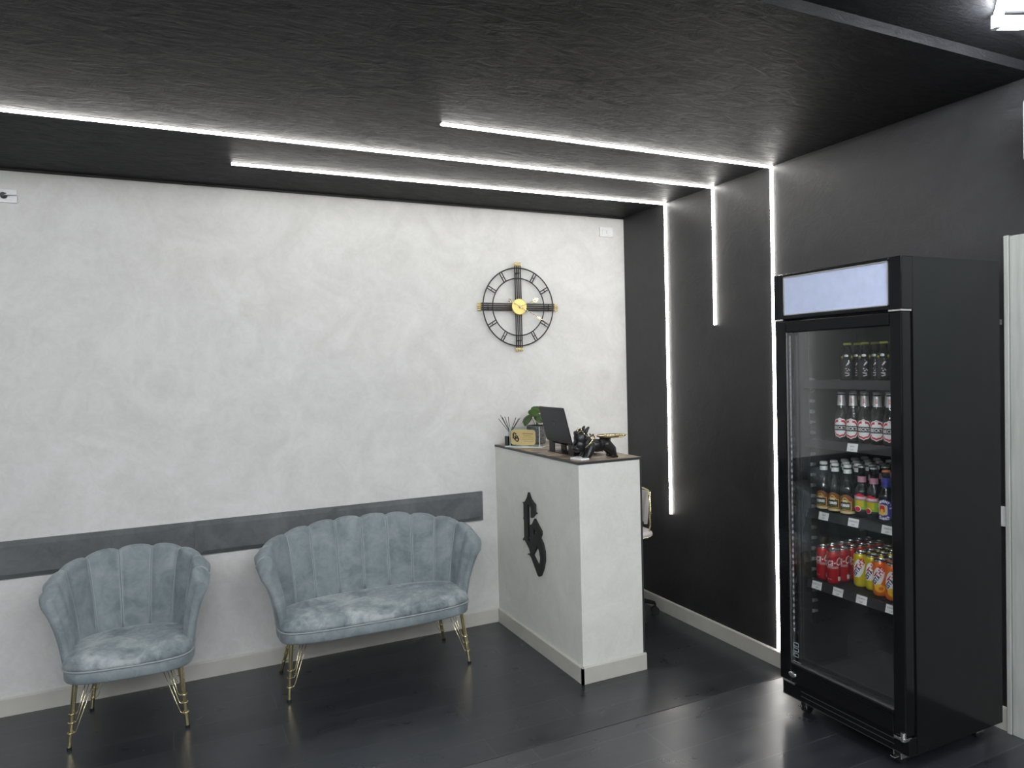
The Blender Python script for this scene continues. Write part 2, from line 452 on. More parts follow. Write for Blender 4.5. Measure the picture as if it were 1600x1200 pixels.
    def stack(levels):
        m = MB(); rings = [loop(a, b, z) for a, b, z in levels]; rings = [r+[r[0]] for r in rings]
        m.grid(rings); n = len(rings)
        m.add(rings[0][:-1], [tuple(range(63,-1,-1))])
        m.add(rings[-1][:-1], [tuple(range(64))]); return m
    o = stack([(aw-.02,hb-.02,.285),(aw-.004,hb-.004,.289),(aw,hb,.297),(aw+.002,hb+.002,.340),(aw-.004,hb-.004,.346)]); o.build('seat_base', M_velvet, t, smooth=True, auto=.9)
    lv = [(aw-.012,hb-.012,.344),(aw+.001,hb+.001,.352),(aw+.004,hb+.004,.366),(aw-.004,hb-.004,.384)]
    for q in range(1, 9):
        f = q/8; k = math.sqrt(1-f*f) if f < 1 else .02
        ed = .10
        lv.append((aw-.004-ed*(1-math.cos(f*PI/2))*1.0 - (aw-.13)*max(0,(f-.6)/.4)**2*.8, hb-.004-ed*(1-math.cos(f*PI/2)) - (hb-.13)*max(0,(f-.6)/.4)**2*.8, .384+.042*math.sin(f*PI/2)))
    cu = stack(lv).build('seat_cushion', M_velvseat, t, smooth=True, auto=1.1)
    pr = loop(aw+.004, hb+.004, .348); pm = MB(); pm.tube(pr, .0042, 6, closed=True); pm.build('seat_piping', M_piping, t, smooth=True)
    for (bx, by, tx, ty) in legs:
        lg = MB(); b = Vector((bx,by,.012)); tp = Vector((tx,ty,.29)); lg.tube([b, tp], [.0085,.0125], 14)
        l = lg.build('leg', M_gold, t, smooth=True, auto=.8)
        f = MB(); f.tube([Vector((bx,by,0)), b+Vector((0,0,.002))], .0105, 12); f.build('foot_cap', M_blackmat, l, smooth=True, auto=.8)
        w = MB(); inx = -1 if bx > 0 else 1; iny = 1 if by < 0 else -1
        for hz, off in ((.155,.045),(.118,.062),(.074,.08)):
            c = b.lerp(tp, (hz-.012)/.278)
            ring = [c + Vector((.0135*math.cos(q), .0135*math.sin(q), 0)) for q in [2*PI*k/14 for k in range(14)]]
            w.tube(ring, .0022, 6, closed=True)
            pts = [c + Vector((inx*.008, -.0115, 0)), c + Vector((inx*.020, -.011, .003)), c + Vector((inx*.027, -.010, .016)),
                   Vector((tx + inx*off, ty - .008, .289))]
            w.tube(pts, .0018, 6)
        w.build('wire_brace', M_gold, l, smooth=True)
    return t
shell_seat('armchair', 'single blue-grey velvet armchair with scalloped shell back and gold hairpin legs', 'armchair',
    -3.205, -.345, math.radians(-3.5), .262, 9, 2.0, -.135, .806, .695, .060, .062,
    [(-.246,-.215,-.222,-.165),(.246,-.215,.222,-.165),(-.215,.18,-.175,.13),(.215,.18,.175,.13)], 4.6)
shell_seat('loveseat', 'two-seat blue-grey velvet sofa with scalloped shell back and gold hairpin legs', 'sofa',
    -1.995, -.345, 0, .512, 12, 2.35, -.135, .830, .695, .075, .062,
    [(-.50,-.195,-.475,-.15),(.50,-.195,.475,-.15),(-.487,.20,-.42,.12),(.487,.20,.42,.12)], 5.4)

# ------------------------------------------------------------------ wall clock
ck = thing('wall_clock', 'round black metal skeleton wall clock with gold centre and gold rod tips', 'clock', (-.875, 0, 2.097))
def ringm(R, r, y, n=72):
    m = MB(); m.tube([(R*math.cos(2*PI*k/n), y, R*math.sin(2*PI*k/n)) for k in range(n)], r, 8, closed=True); return m
ringm(.260, .0045, -.030).build('outer_ring', M_blackmat, ck, smooth=True)
ringm(.191, .0040, -.030).build('inner_ring', M_blackmat, ck, smooth=True)
for k in range(12):
    if k % 3 == 0: continue
    q = k*PI/6; m = MB(); ax = Vector((math.cos(q),0,math.sin(q))); sd = Vector((-math.sin(q),0,math.cos(q)))
    for s in (-.0085, .0085): m.tube([ax*.188+sd*s+Vector((0,-.030,0)), ax*.259+sd*s+Vector((0,-.030,0))], .0036, 8)
    m.tube([ax*.225-sd*.0085+Vector((0,-.030,0)), ax*.225+sd*.0085+Vector((0,-.030,0))], .0028, 6)
    m.build('hour_marker', M_blackmat, ck, smooth=True)
for k in range(4):
    q = k*PI/2; ax = Vector((math.cos(q),0,math.sin(q))); sd = Vector((-math.sin(q),0,math.cos(q))); m = MB(); g = MB()
    for j in range(4):
        s = (j-1.5)*.0138; o = sd*s + Vector((0,-.026,0))
        m.tube([ax*.045+o, ax*.276+o], .0041, 8); g.tube([ax*.272+o, ax*.284+o, ax*.298+o], [.0048,.0048,.0036], 10)
    m.tube([ax*.225-sd*.021+Vector((0,-.031,0)), ax*.225+sd*.021+Vector((0,-.031,0))], .0028, 6)
    b = m.build('cross_rods', M_blackmat, ck, smooth=True); g.build('gold_tips', M_goldm, b, smooth=True)
hb_ = MB(); prof = [(0.0001,.0),(.052,.0),(.054,.002),(.054,.010),(.050,.0125),(.0001,.013)]
vs=[];N=40
hb_.lathe(prof, 40); 
hb_.v = [(x, -.032-z, y) for x, y, z in hb_.v]; hub = hb_.build('centre_disc', M_goldm, ck, smooth=True, auto=.5)
def hand(name, ang, ln, tail, leaf, y):
    m = MB(); ax = Vector((math.sin(ang),0,math.cos(ang))); sd = Vector((math.cos(ang),0,-math.sin(ang))); o = Vector((0,y,0))
    m.tube([-ax*tail+o, ax*ln*.5+o, ax*ln+o], [.0022,.002,.0009], 6)
    a, b, w = leaf; r = []
    for s in (-1, 1):
        pts = [ax*(a+(b-a)*f)+sd*s*w*math.sin(PI*f)+o for f in [i/8 for i in range(9)]]; r.append(pts)
    m.grid([[p+Vector((0,-.0015,0)) for p in r[0]], [p+Vector((0,-.0015,0)) for p in r[1]]])
    m.grid([[p+Vector((0,.0015,0)) for p in r[0]], [p+Vector((0,.0015,0)) for p in r[1]]])
    c = -ax*tail; m.tube([c+o+Vector((.008*math.cos(q),0,.008*math.sin(q))) for q in [2*PI*k/14 for k in range(14)]], .003, 6, closed=True)
    m.build(name, M_gold, ck, smooth=True)
hand('minute_hand', math.radians(118), .240, .088, (.135,.185,.008), -.054)
hand('hour_hand', math.radians(68), .150, .0, (.100,.152,.016), -.050)
cp = MB(); cp.tube([(0,-.044,0),(0,-.060,0)], .007, 12); cp.build('spindle_cap', M_gold, ck, smooth=True, auto=.6)
st = MB()
for q in (PI/4, 3*PI/4, 5*PI/4, 7*PI/4): pass
for x, z in ((0,.225),(0,-.225)): st.tube([(x,0,z),(x,-.026,z)], .004, 8)
st.build('wall_mount', M_blackmat, ck, smooth=True)

# ------------------------------------------------------------------ sockets
def socket(name, x, z, label, plug):
    t = thing(name, label, 'socket', (x, 0, z))
    boxo('cover_plate', (-.056,-.009,-.034), (.056,0,.034), M_white, t, bevel=.003)
    m = MB()
    for i in (-1, 0, 1): m.box((i*.0225-.0108,-.0115,-.0215), (i*.0225+.0108,-.008,.0215))
    m.build('module', M_white, t, bevel=.001)
    h = MB()
    for dz in (-.0085, 0, .0085): h.tube([(.0,-.0113,dz),(.0,-.0120,dz)], .0022, 8)
    h.build('socket_holes', M_blackmat, t)
    if plug:
        p = MB(); p.tube([(0,-.012,0),(0,-.030,0),(0,-.036,0)], [.016,.014,.010], 14); pl = p.build('plug', M_blackmat, t, smooth=True, auto=.8)
        w = MB(); pts = []
        for i in range(13):
            f = i/12; pts.append((.006+.062*math.sin(f*PI*.5)*(1 if f<.8 else 1-.3*(f-.8)/.2*.6), -.034+.022*f, .006*math.sin(f*PI)-.032*max(0,(f-.6)/.4)))
        w.tube(pts, .0028, 8); w.build('white_cable', M_white, pl, smooth=True)
socket('wall_socket', -.153, 2.642, 'white wall socket high in the right corner above the clock', False)
socket('wall_socket', -3.715, 2.616, 'white wall socket with black plug and white cable near the ceiling, far left', True)

# ------------------------------------------------------------------ reception counter
X0, X1, Y1, ZT = -1.060, -.658, -1.080, 1.170
ct = thing('reception_counter', 'pale plaster reception counter with dark-edged wood top and black monogram', 'counter', ((X0+X1)/2, Y1/2, 0))
off = Vector((-(X0+X1)/2, -Y1/2, 0))
def cbox(name, a, b, mat, bevel=0, par=None):
    return boxo(name, Vector(a)+off, Vector(b)+off, mat, par or ct, bevel=bevel)
m = MB()
m.box(Vector((X0,Y1,0))+off, Vector((X0+.05,0,ZT))+off); m.box(Vector((X0+.05,Y1,0))+off, Vector((X1-.012,Y1+.05,ZT))+off)
m.build('plaster_body', M_counter, ct)
cbox('edge_trim', (X1-.012,Y1-.001,0), (X1,Y1+.05,ZT), M_edge)
m = MB(); m.box(Vector((X0+.05,Y1+.05,.73))+off, Vector((X1-.02,-.02,.75))+off); m.box(Vector((X0+.05,Y1+.05,1.02))+off, Vector((X0+.30,-.02,1.035))+off); m.build('inner_shelf', M_blackmat, ct)
cbox('top_edging', (X0-.005,Y1-.005,ZT), (X1+.004,-.001,ZT+.013), M_edge, .002)
cbox('wood_top', (X0+.004,Y1+.004,ZT+.013), (X1-.004,-.004,ZT+.0145), M_top)
m = MB()
h = .092; tt = .013
def prism(m, a, b, h, t, n):
    a = Vector(a)+off; b = Vector(b)+off; n = Vector(n)
    pr = [(0,0),(t,0),(t,h-.006),(t-.005,h),(0,h)]
    A_ = [a+n*d+Vector((0,0,k)) for d, k in pr]; B_ = [b+n*d+Vector((0,0,k)) for d, k in pr]
    m.add(A_+B_, [(i,(i+1)%5,5+(i+1)%5,5+i) for i in range(5)]+[(4,3,2,1,0),(5,6,7,8,9)])
prism(m, (X0,-.013,0), (X0,Y1-tt,0), h, tt, (-1,0,0)); prism(m, (X0-tt,Y1,0), (X1+.002,Y1,0), h, tt, (0,-1,0))
m.build('skirting', M_base, ct)
# black monogram on the counter side
LO=[(-0.5034,0.9399),(-0.4858,0.907),(-0.4638,0.8842),(-0.4471,0.8715),(-0.4196,0.8687),(-0.4367,0.8626),(-0.4361,0.7823),(-0.4292,0.7699),(-0.4386,0.7604),(-0.4379,0.6572),(-0.4157,0.6386),(-0.4216,0.632),(-0.4369,0.6374),(-0.4467,0.6367),(-0.4997,0.5983),(-0.5109,0.5815),(-0.5234,0.569),(-0.4982,0.5698),(-0.4733,0.5592),(-0.4818,0.5583),(-0.5037,0.5606),(-0.5249,0.5517),(-0.6049,0.4624),(-0.6219,0.4587),(-0.6396,0.4686),(-0.6701,0.5137),(-0.693,0.5697),(-0.6923,0.6224),(-0.6721,0.6657),(-0.6418,0.6912),(-0.6578,0.7158),(-0.6576,0.7344),(-0.6202,0.7618),(-0.5778,0.7943),(-0.5539,0.7654),(-0.5402,0.753),(-0.5159,0.7446),(-0.5126,0.6368),(-0.4786,0.6572),(-0.4917,0.6765),(-0.4933,0.8641),(-0.5021,0.87),(-0.5337,0.8544),(-0.5305,0.7938),(-0.5423,0.7916),(-0.5791,0.8188),(-0.6065,0.8307),(-0.5869,0.8337),(-0.5838,0.8413),(-0.5823,0.8799),(-0.5626,0.8864),(-0.528,0.9054)]
LH1=[(-0.5631,0.7373),(-0.6005,0.716),(-0.5643,0.693)]
LH2=[(-0.5461,0.5698),(-0.602,0.6317),(-0.6003,0.6437),(-0.6298,0.6137),(-0.6426,0.5738),(-0.6341,0.5396),(-0.617,0.5204)]
def logo_mesh(ext): return poly_mesh([[(-y, z) for y, z in P_] for P_ in (LO, LH1, LH2)], ext)
mesh_obj('monogram', logo_mesh(.014), M_blackmat, ct, lambda c: Vector((X0-.009-c.z, -c.x, c.y)) + off)

TZ = ZT+.0145   # counter surface
# reed diffuser
t = thing('reed_diffuser', 'black glass reed diffuser with black sticks at the back of the counter', 'diffuser', (-1.005,-.125,TZ))
m = MB(); m.box((-.030,-.030,0),(.030,.030,.062)); m.build('bottle', M_black, t, bevel=.006)
m = MB(); m.lathe([(.014,.062),(.014,.066),(.0165,.068),(.0165,.084),(.012,.086)], 16); m.build('silver_collar', M_chrome, t, smooth=True, auto=.6)
for k, (dx, dy, h_) in enumerate([(-.055,.028,.20),(-.045,.02,.185),(-.024,.028,.188),(-.012,.0,.188),(.034,-.02,.182),(.046,-.034,.176),(.060,-.03,.180),(-.064,.04,.176)]):
    m = MB(); m.tube([(-dx*.12,-dy*.12,.066),(dx,dy,h_)], .0021, 6); m.build('reed_stick', M_blackmat, t)
# glass plaque
t = thing('glass_plaque', 'upright clear glass plaque with gold monogram sheet on a glass foot', 'plaque', (-.968,-.262,TZ), math.atan2(-.175,.17))
boxo('foot', (-.125,-.035,0), (.125,.035,.005), M_glassedge, t, bevel=.001)
boxo('glass_sheet', (-.100,-.004,.005), (.098,.002,.128), M_glass, t)
m = MB(); m.box((-.1015,-.005,.005),(-.0995,.003,.129)); m.box((.0975,-.005,.005),(.0995,.003,.129)); m.build('polished_edge', M_glassedge, t)
pts = []; 
def goldshape():
    P_ = []; w, h2 = .083, .048
    for k in range(60):
        q = 2*PI*k/60; x, y = superell(w, h2, 5, q)
        y += math.copysign(.004*math.cos(x/w*PI), y); x += math.copysign(.002*math.cos(y/h2*PI), x); P_.append((x-.010, y+.062))
    return P_
mesh_obj('gold_sheet', poly_mesh([goldshape()], .001), plain('pale_gold_sheet', (.62,.50,.24), .35, metal=.35), t, lambda c: Vector((c.x, -.0055-c.z, c.y)))
mesh_obj('monogram', logo_mesh(.001), M_blackmat, t, lambda c: Vector(((c.x-.555)*.17-.060, -.0068-c.z, (c.y-.70)*.135+.064)))
M_ink = plain('brown_ink', (.30,.22,.09), .6)
m = MB()
# engraved rows: only the first reads as a title, the rest are fine rows of engraving
for z_, x0_, x1_, hh in ((.085,-.012,.056,.009),(.071,-.008,.042,.005),(.059,-.022,.060,.003),(.048,-.022,.060,.003),(.037,-.006,.060,.003)):
    x = x0_; rr = random.Random(int(z_*1000))
    while x < x1_:
        w = rr.uniform(.0012,.0035); m.box((x,-.0066,z_-hh/2*rr.uniform(.7,1)),(x+w,-.0060,z_+hh/2)); x += w+rr.uniform(.0006,.0018)
m.build('engraved_lines', M_ink, t)
# potted plant
t = thing('potted_plant', 'green leafy plant in a dark speckled pot behind the glass plaque', 'plant', (-.815,-.135,TZ))
def speck():
    m, nt, b = newmat('speckled_pot'); v = nt.nodes.new('ShaderNodeTexVoronoi'); v.inputs['Scale'].default_value = 260; L(nt, coords(nt), v.inputs['Vector'])
    L(nt, ramp(nt, v.outputs['Distance'], [(.25,(.33,.31,.30)),(.5,(.05,.05,.055))]), b.inputs['Base Color']); b.inputs['Roughness'].default_value = .6; return m
m = MB(); m.lathe([(.045,0),(.055,.004),(.064,.06),(.068,.115),(.068,.122),(.061,.122),(.058,.105),(.001,.100)], 32); m.build('pot', speck(), t, smooth=True, auto=.7)
M_leaf = plain('leaf_green', (.032,.075,.010), .35, var=.4, vs=25); M_stem = plain('stem_green', (.09,.16,.05), .5)
def leaf(mb, base, d, ln, w, curl):
    d = Vector(d).normalized(); s = d.cross(Vector((0,0,1))).normalized(); n = s.cross(d).normalized(); rows = []
    for i in range(9):
        f = i/8; wd = w*math.sin(PI*min(1,f*.93+.05))**.75; c = Vector(base)+d*ln*f - Vector((0,0,curl*ln*f*f))
        rows.append([c+s*wd*k+n*(.12*wd*abs(k)) for k in (-1,-.5,0,.5,1)])
    mb.grid(rows)
lf = [((-.035,-.050,.225),(-.45,-.55,-.55),.062,.034,.1), ((-.060,-.030,.185),(-.75,-.35,-.75),.070,.028,.2), ((-.015,-.045,.185),(-.05,-.75,-.70),.062,.032,.1), ((-.03,.02,.175),(-.8,.3,-.3),.06,.026,.4),
      ((.03,-.02,.20),(.6,-.5,-.5),.06,.030,.3), ((.010,-.050,.165),(.3,-.9,-.5),.055,.028,.2), ((.0,.01,.235),(-.2,-.6,-.3),.055,.030,.4), ((.04,.03,.18),(.8,.5,-.2),.06,.028,.4)]
for b_, d_, l_, w_, c_ in lf:
    l_ *= 1.15; w_ *= 1.2; b_ = (b_[0], b_[1], b_[2]+.012)
    s_ = MB(); s_.tube([(0,0,.10),(b_[0]*.5,b_[1]*.5,b_[2]*.75),b_], .0016, 6); st_ = s_.build('stem', M_stem, t, smooth=True)
    m = MB(); leaf(m, b_, d_, l_, w_, c_); l_o = m.build('leaf', M_leaf, st_, smooth=True)
    so = l_o.modifiers.new('Solid', 'SOLIDIFY'); so.thickness = .0012
# laptop stand
t = thing('laptop_stand', 'low black metal laptop stand on the counter top', 'stand', (-.90,-.70,TZ))
boxo('base_plate', (-.055,-.155,0), (.10,.155,.004), M_blackmat, t, bevel=.001)
for y in (-.115, .115):
    m = MB(); m.box((-.050,y-.030,.004),(-.043,y+.030,.060)); m.box((.03,y-.030,.004),(.037,y+.030,.034))
    b = m.build('support_leg', M_blackmat, t)
m = MB(); a = math.atan2(.026,.085)
for y in (-.115,.115):
    m.add([(-.055,y-.03,.0602),(.145,y-.03,-.0002+.0005+.0),( .145,y+.03,.0003),(-.055,y+.03,.0602),(-.055,y-.03,.0642),(.145,y-.03,.0043),(.145,y+.03,.0043),(-.055,y+.03,.0642)],
          [(0,3,2,1),(4,5,6,7),(0,1,5,4),(1,2,6,5),(2,3,7,6),(3,0,4,7)])
for v in range(len(m.v)):
    x, y, z = m.v[v]
    if x > .1: m.v[v] = (.12, y, z+.012)
m.build('support_rail', M_blackmat, t)
# laptop
t = thing('laptop', 'open dark grey laptop seen from behind its tilted lid on the counter', 'laptop', (-.955,-.70,TZ+.0655), 0)
M_lap = plain('space_grey_metal', (.035,.037,.042), .35, metal=.6)
tilt = math.atan2(.050,.195)
kb = MB(); kb.add([(0,-.148,0),(.20,-.148,-.055),(.20,.148,-.055),(0,.148,0),(0,-.148,.012),(.20,-.148,-.047),(.20,.148,-.047),(0,.148,.012)],
    [(0,3,2,1),(4,5,6,7),(0,1,5,4),(1,2,6,5),(2,3,7,6),(3,0,4,7)]); kb.build('keyboard_base', M_lap, t, bevel=.003)
def lidp(u, v, w): # u along y, v up the lid, w thickness toward outside (-x)
    up = Vector((-math.sin(tilt),0,math.cos(tilt))); outw = Vector((-math.cos(tilt),0,-math.sin(tilt)))
    return Vector((-.003,0,.008)) + up*v + outw*w + Vector((0,u,0))
def rrect(w, h, r, n=5):
    P_ = []
    for cx_, cy_, a_ in ((w-r,h-r,0),(-w+r,h-r,PI/2),(-w+r,r,PI),(w-r,r,1.5*PI)):
        for k in range(n+1): q = a_+PI/2*k/n; P_.append((cx_+r*math.cos(q), cy_+r*math.sin(q)))
    return P_
mesh_obj('lid', poly_mesh([rrect(.148,.208,.010)], .006), M_lap, t, lambda c: lidp(c.x, c.y, .003+c.z))
mesh_obj('screen', poly_mesh([rrect(.142,.200,.006)], .0006), M_black, t, lambda c: lidp(c.x, c.y+.004, -.0006+c.z))
ap = [(0,.013),(.006,.017),(.013,.015),(.017,.008),(.013,.002),(.014,-.006),(.018,-.011),(.012,-.020),(.006,-.022),(0,-.020),(-.006,-.022),(-.013,-.018),(-.018,-.006),(-.018,.006),(-.013,.015),(-.006,.017)]
lf_ = [(.001,.020),(.003,.027),(.009,.031),(.008,.025),(.004,.021)]
mesh_obj('lid_emblem', poly_mesh([ap, lf_], .0006), plain('dark_mirror', (.06,.062,.07), .25, metal=.8), t, lambda c: lidp(c.x*.62, .108+c.y*.62, .0065+c.z))
# business cards
cards = [(-.985,-.975,.35,0),(-.978,-.985,.30,.0012),(-.990,-.970,.42,.0024)]
t = thing('card_stack', 'small stack of white business cards at the front edge of the counter', 'cards', (-.995,-.985,TZ), math.radians(10))
m = MB(); m.box((-.028,-.046,0),(.028,.046,.010)); m.build('card', M_whitecard, t, bevel=.0005)
m = MB()
for y in (-.02,-.008,.010): m.box((-.012,y,.010),(-.009,y+.014,.0103)); m.box((.0,y,.010),(.003,y+.018,.0103))
m.build('card_print', plain('grey_ink', (.25,.25,.27), .6), t)

# ------------------------------------------------------------------ bulldog figurine
dg = thing('bulldog_figurine', 'black bulldog figurine with gold glasses, open mouth and gold tray on its tail', 'figurine', (-.885,-.985,TZ), math.radians(-8))
def remesh(parts, voxel, name, mat, parent, sub=None, smooth_it=6):
    bm = bmesh.new()
    for c, r, rot in parts:
        mt = Matrix.Translation(c) @ Matrix.Rotation(rot[1], 4, 'Y') @ Matrix.Rotation(rot[2], 4, 'Z') @ Matrix.Rotation(rot[0], 4, 'X') @ Matrix.Diagonal((*r, 1))
        bmesh.ops.create_uvsphere(bm, u_segments=20, v_segments=14, radius=1, matrix=mt)
    me = bpy.data.meshes.new('tmp'); bm.to_mesh(me); bm.free(); ob = bpy.data.objects.new('tmp', me); COL.objects.link(ob)
    r = ob.modifiers.new('r', 'REMESH'); r.mode = 'VOXEL'; r.voxel_size = voxel
    if sub:
        bm = bmesh.new()
        for c, rr, rot in sub:
            mt = Matrix.Translation(c) @ Matrix.Rotation(rot[1], 4, 'Y') @ Matrix.Diagonal((*rr, 1))
            bmesh.ops.create_uvsphere(bm, u_segments=20, v_segments=14, radius=1, matrix=mt)
        m2 = bpy.data.meshes.new('tmp2'); bm.to_mesh(m2); bm.free(); o2 = bpy.data.objects.new('tmp2', m2); COL.objects.link(o2)
        bo = ob.modifiers.new('b', 'BOOLEAN'); bo.operation = 'DIFFERENCE'; bo.object = o2; bo.solver = 'FAST'
    s = ob.modifiers.new('s', 'SMOOTH'); s.iterations = smooth_it; s.factor = .5
    out = eval_mesh(ob, name); bpy.data.objects.remove(ob)
    if sub: bpy.data.objects.remove(o2)
    for p in out.polygons: p.use_smooth = True
    return mesh_obj(name, out, mat, parent)
M_dog = plain('satin_black_resin', (.010,.010,.011), .38)
def cap(a, b, ra, rb, n=5):
    a = Vector(a); b = Vector(b); return [(a.lerp(b, i/(n-1)), (ra+(rb-ra)*i/(n-1),)*3, (0,0,0)) for i in range(n)]
R0 = (0,0,0)
parts = [((-.005,0,.070),(.054,.038,.036),(0,.25,0)), ((-.050,0,.068),(.040,.042,.042),R0), ((.045,0,.080),(.040,.036,.036),R0),
         ((-.066,0,.086),(.038,.038,.042),R0),   # neck
         ((-.092,0,.112),(.042,.040,.046),R0), ((-.098,0,.078),(.042,.038,.040),R0),   # skull and throat
         ((-.118,0,.142),(.017,.027,.014),(0,-.7,0)), ((-.127,0,.148),(.008,.012,.007),R0),   # raised upper lip and nose
         ((-.134,0,.062),(.013,.026,.012),(0,-.6,0)), ((-.116,0,.056),(.026,.030,.020),R0)]   # lower jaw
parts += cap((.062,0,.092),(.076,0,.101),.013,.010)                                  # tail stub
for s in (-1, 1):
    parts += cap((-.045,s*.026,.060),(-.070,s*.036,.016),.026,.017) + [((-.082,s*.035,.010),(.021,.014,.010),R0)]
    parts += cap((.050,s*.024,.074),(.076,s*.032,.048),.029,.024) + cap((.076,s*.032,.048),(.090,s*.032,.018),.022,.015) + [((.088,s*.030,.009),(.021,.014,.009),R0)]
    for k in (-1, 0, 1): parts += [((-.098,s*.035+k*.007,.007),(.007,.0045,.0065),R0), ((.106 if k else .108,s*.030+k*.007,.006),(.006,.0045,.006),R0)]
    parts += [((-.074,s*.026,.152),(.010,.017,.024),(0,.5,0)), ((-.064,s*.029,.167),(.007,.012,.014),(0,.6,0))]  # ears
remesh(parts, .0026, 'body', M_dog, dg, sub=[((-.150,0,.102),(.042,.034,.032),(0,.22,0)), ((-.122,0,.100),(.030,.020,.024),(0,.2,0))], smooth_it=3)
for s in (-1, 1):
    m = MB(); c = Vector((-.108, s*.019, .159)); ax = Vector((-.70,s*.30,.65)).normalized(); u = ax.orthogonal().normalized(); v = ax.cross(u)
    m.tube([c+u*.0125*math.cos(q)+v*.0125*math.sin(q) for q in [2*PI*k/20 for k in range(20)]], .0022, 6, closed=True)
    g = m.build('glasses_frame', M_gold, dg, smooth=True)
    m = MB(); m.add([c+u*.012*math.cos(q)+v*.012*math.sin(q) for q in [2*PI*k/20 for k in range(20)]], [tuple(range(20))]); m.build('lens', M_black, g)
    m = MB(); m.tube([c+Vector((.008,s*.010,-.002)), (-.088,s*.042,.138), (-.066,s*.038,.122)], .0020, 6); m.build('glasses_arm', M_gold, dg, smooth=True)
m = MB(); m.tube([(-.110,-.008,.161),(-.112,0,.162),(-.110,.008,.161)], .002, 6); m.build('glasses_bridge', M_gold, dg)
m = MB(); ax = Vector((-.72,0,.69)); u = Vector((.69,0,.72)); v = Vector((0,1,0)); c = Vector((-.056,0,.090))
m.tube([c+u*.046*math.cos(q)+v*.044*math.sin(q) for q in [2*PI*k/28 for k in range(28)]], .0040, 8, closed=True); m.build('collar', M_gold, dg, smooth=True)
m = MB()
for s in (-1, 1):
    b0 = Vector((-.024,0,.124)); m.add([b0, b0+Vector((-.004,s*.024,.014)), b0+Vector((.004,s*.026,-.010)), b0+Vector((-.006,0,.003)), b0+Vector((-.010,s*.024,.012)), b0+Vector((-.002,s*.026,-.012))], [(0,1,2),(3,5,4),(0,3,4,1),(1,4,5,2),(2,5,3,0)])
m.build('bow', M_gold, dg)
m = MB(); rows = []
for f, z in ((.001,.106),(.50,.107),(.80,.110),(.93,.115),(1.0,.123),(.985,.124),(.91,.118),(.78,.1135),(.001,.1105)):
    rows.append([(.092+.090*f*math.cos(q)*(1+.03*math.cos(6*q)*(f>.85)), .062*f*math.sin(q), z) for q in [2*PI*k/48 for k in range(49)]])
m.grid(rows); m.build('gold_tray', M_gold, dg, smooth=True)

# ------------------------------------------------------------------ office chair behind the counter
oc = thing('office_chair', 'white padded swivel chair with gold frame, half hidden behind the counter', 'chair', (-.292,-.325,0))
M_cream = plain('white_leather', (.62,.60,.60), .45)
m = MB()
def ov(a, b, z, N=40): return [(superell(a,b,3,2*PI*k/N)[0], superell(a,b,3,2*PI*k/N)[1], z) for k in range(N+1)]
lv = [ov(.165,.165,.548),ov(.180,.180,.551),ov(.185,.185,.560),ov(.183,.183,.574),ov(.170,.170,.586),ov(.12,.12,.592),ov(.002,.002,.594)]
m.grid(lv); m.add(lv[0][:-1], [tuple(range(39,-1,-1))]); m.build('seat', M_cream, oc, smooth=True)
m = MB(); m.tube([(x*1.015,y*1.015,.553) for x, y, z in ov(.180,.180,0)[:-1]], .005, 8, closed=True); m.build('seat_trim', M_gold, oc, smooth=True)
m = MB(); rows_i = []; rows_o = []
for j in range(9):
    v = j/8; z = .635+.20*v; ri = []; ro = []
    for i in range(17):
        q = -1.0 + 2.0*i/16; R_ = .155 + .025*v; w = .86+.14*math.sin(PI*v*.9)
        ri.append((R_*math.cos(q*w)*.95, R_*math.sin(q*w)*1.05, z)); ro.append(((R_+.022)*math.cos(q*w)*.95, (R_+.022)*math.sin(q*w)*1.05, z))
    rows_i.append(ri); rows_o.append(ro)
m.grid(rows_i); m.grid(rows_o, flip=True); m.grid([rows_i[-1], rows_o[-1]]); m.grid([rows_o[0], rows_i[0]])
m.grid([[r[0] for r in rows_i],[r[0] for r in rows_o]]); m.grid([[r[-1] for r in rows_o],[r[-1] for r in rows_i]])
m.build('backrest', M_cream, oc, smooth=True, auto=.8)
m = MB()
for s in (-1, 1): m.tube([(.115,s*.135,.55),(.138,s*.140,.62),(.128,s*.150,.72),(.110,s*.168,.842)], .007, 8)
m.tube([(.110,-.168,.842),(.165,-.10,.846),(.190,0,.848),(.165,.10,.846),(.110,.168,.842)], .007, 8); m.build('gold_frame', M_gold, oc, smooth=True)
m = MB(); m.tube([(0,0,.10),(0,0,.30)], .026, 16); m.tube([(0,0,.30),(0,0,.549)], .016, 16); m.build('gas_column', M_gold, oc, smooth=True, auto=.8)
for k in range(5):
    q = 2*PI*k/5 - .35; ax = Vector((math.cos(q), math.sin(q), 0)); m = MB(); m.tube([Vector((0,0,.115)), ax*.11+Vector((0,0,.105)), ax*.22+Vector((0,0,.075))], [.022,.017,.012], 10)
    l = m.build('base_arm', M_blackmat, oc, smooth=True)
    sd = Vector((-ax.y, ax.x, 0)); m = MB()
    for s in (-1, 1): m.tube([ax*.222+sd*s*.006+Vector((0,0,.026)), ax*.222+sd*s*.020+Vector((0,0,.026))], .026, 16)
    m.tube([ax*.222+Vector((0,0,.026)), ax*.222+Vector((0,0,.075))], .008, 8); m.build('caster', M_blackmat, l, smooth=True, auto=.8)

# ------------------------------------------------------------------ drinks fridge
FX, BX, FL, FR = -.660, -.095, -2.062, -2.650      # front, back, left side (wall side), right side
ZB, ZD, ZH, ZTp = .262, .335, 1.868, 2.057
FO = Vector((-.378, -2.356, HU))
fr = thing('drinks_fridge', 'tall glossy black glass-door drinks fridge with blank white header sign', 'fridge', tuple(FO))
def fb(name, a, b, mat, par=None, bevel=0, seg=2):
    return boxo(name, Vector(a)-FO, Vector(b)-FO, mat, par or fr, bevel, seg)
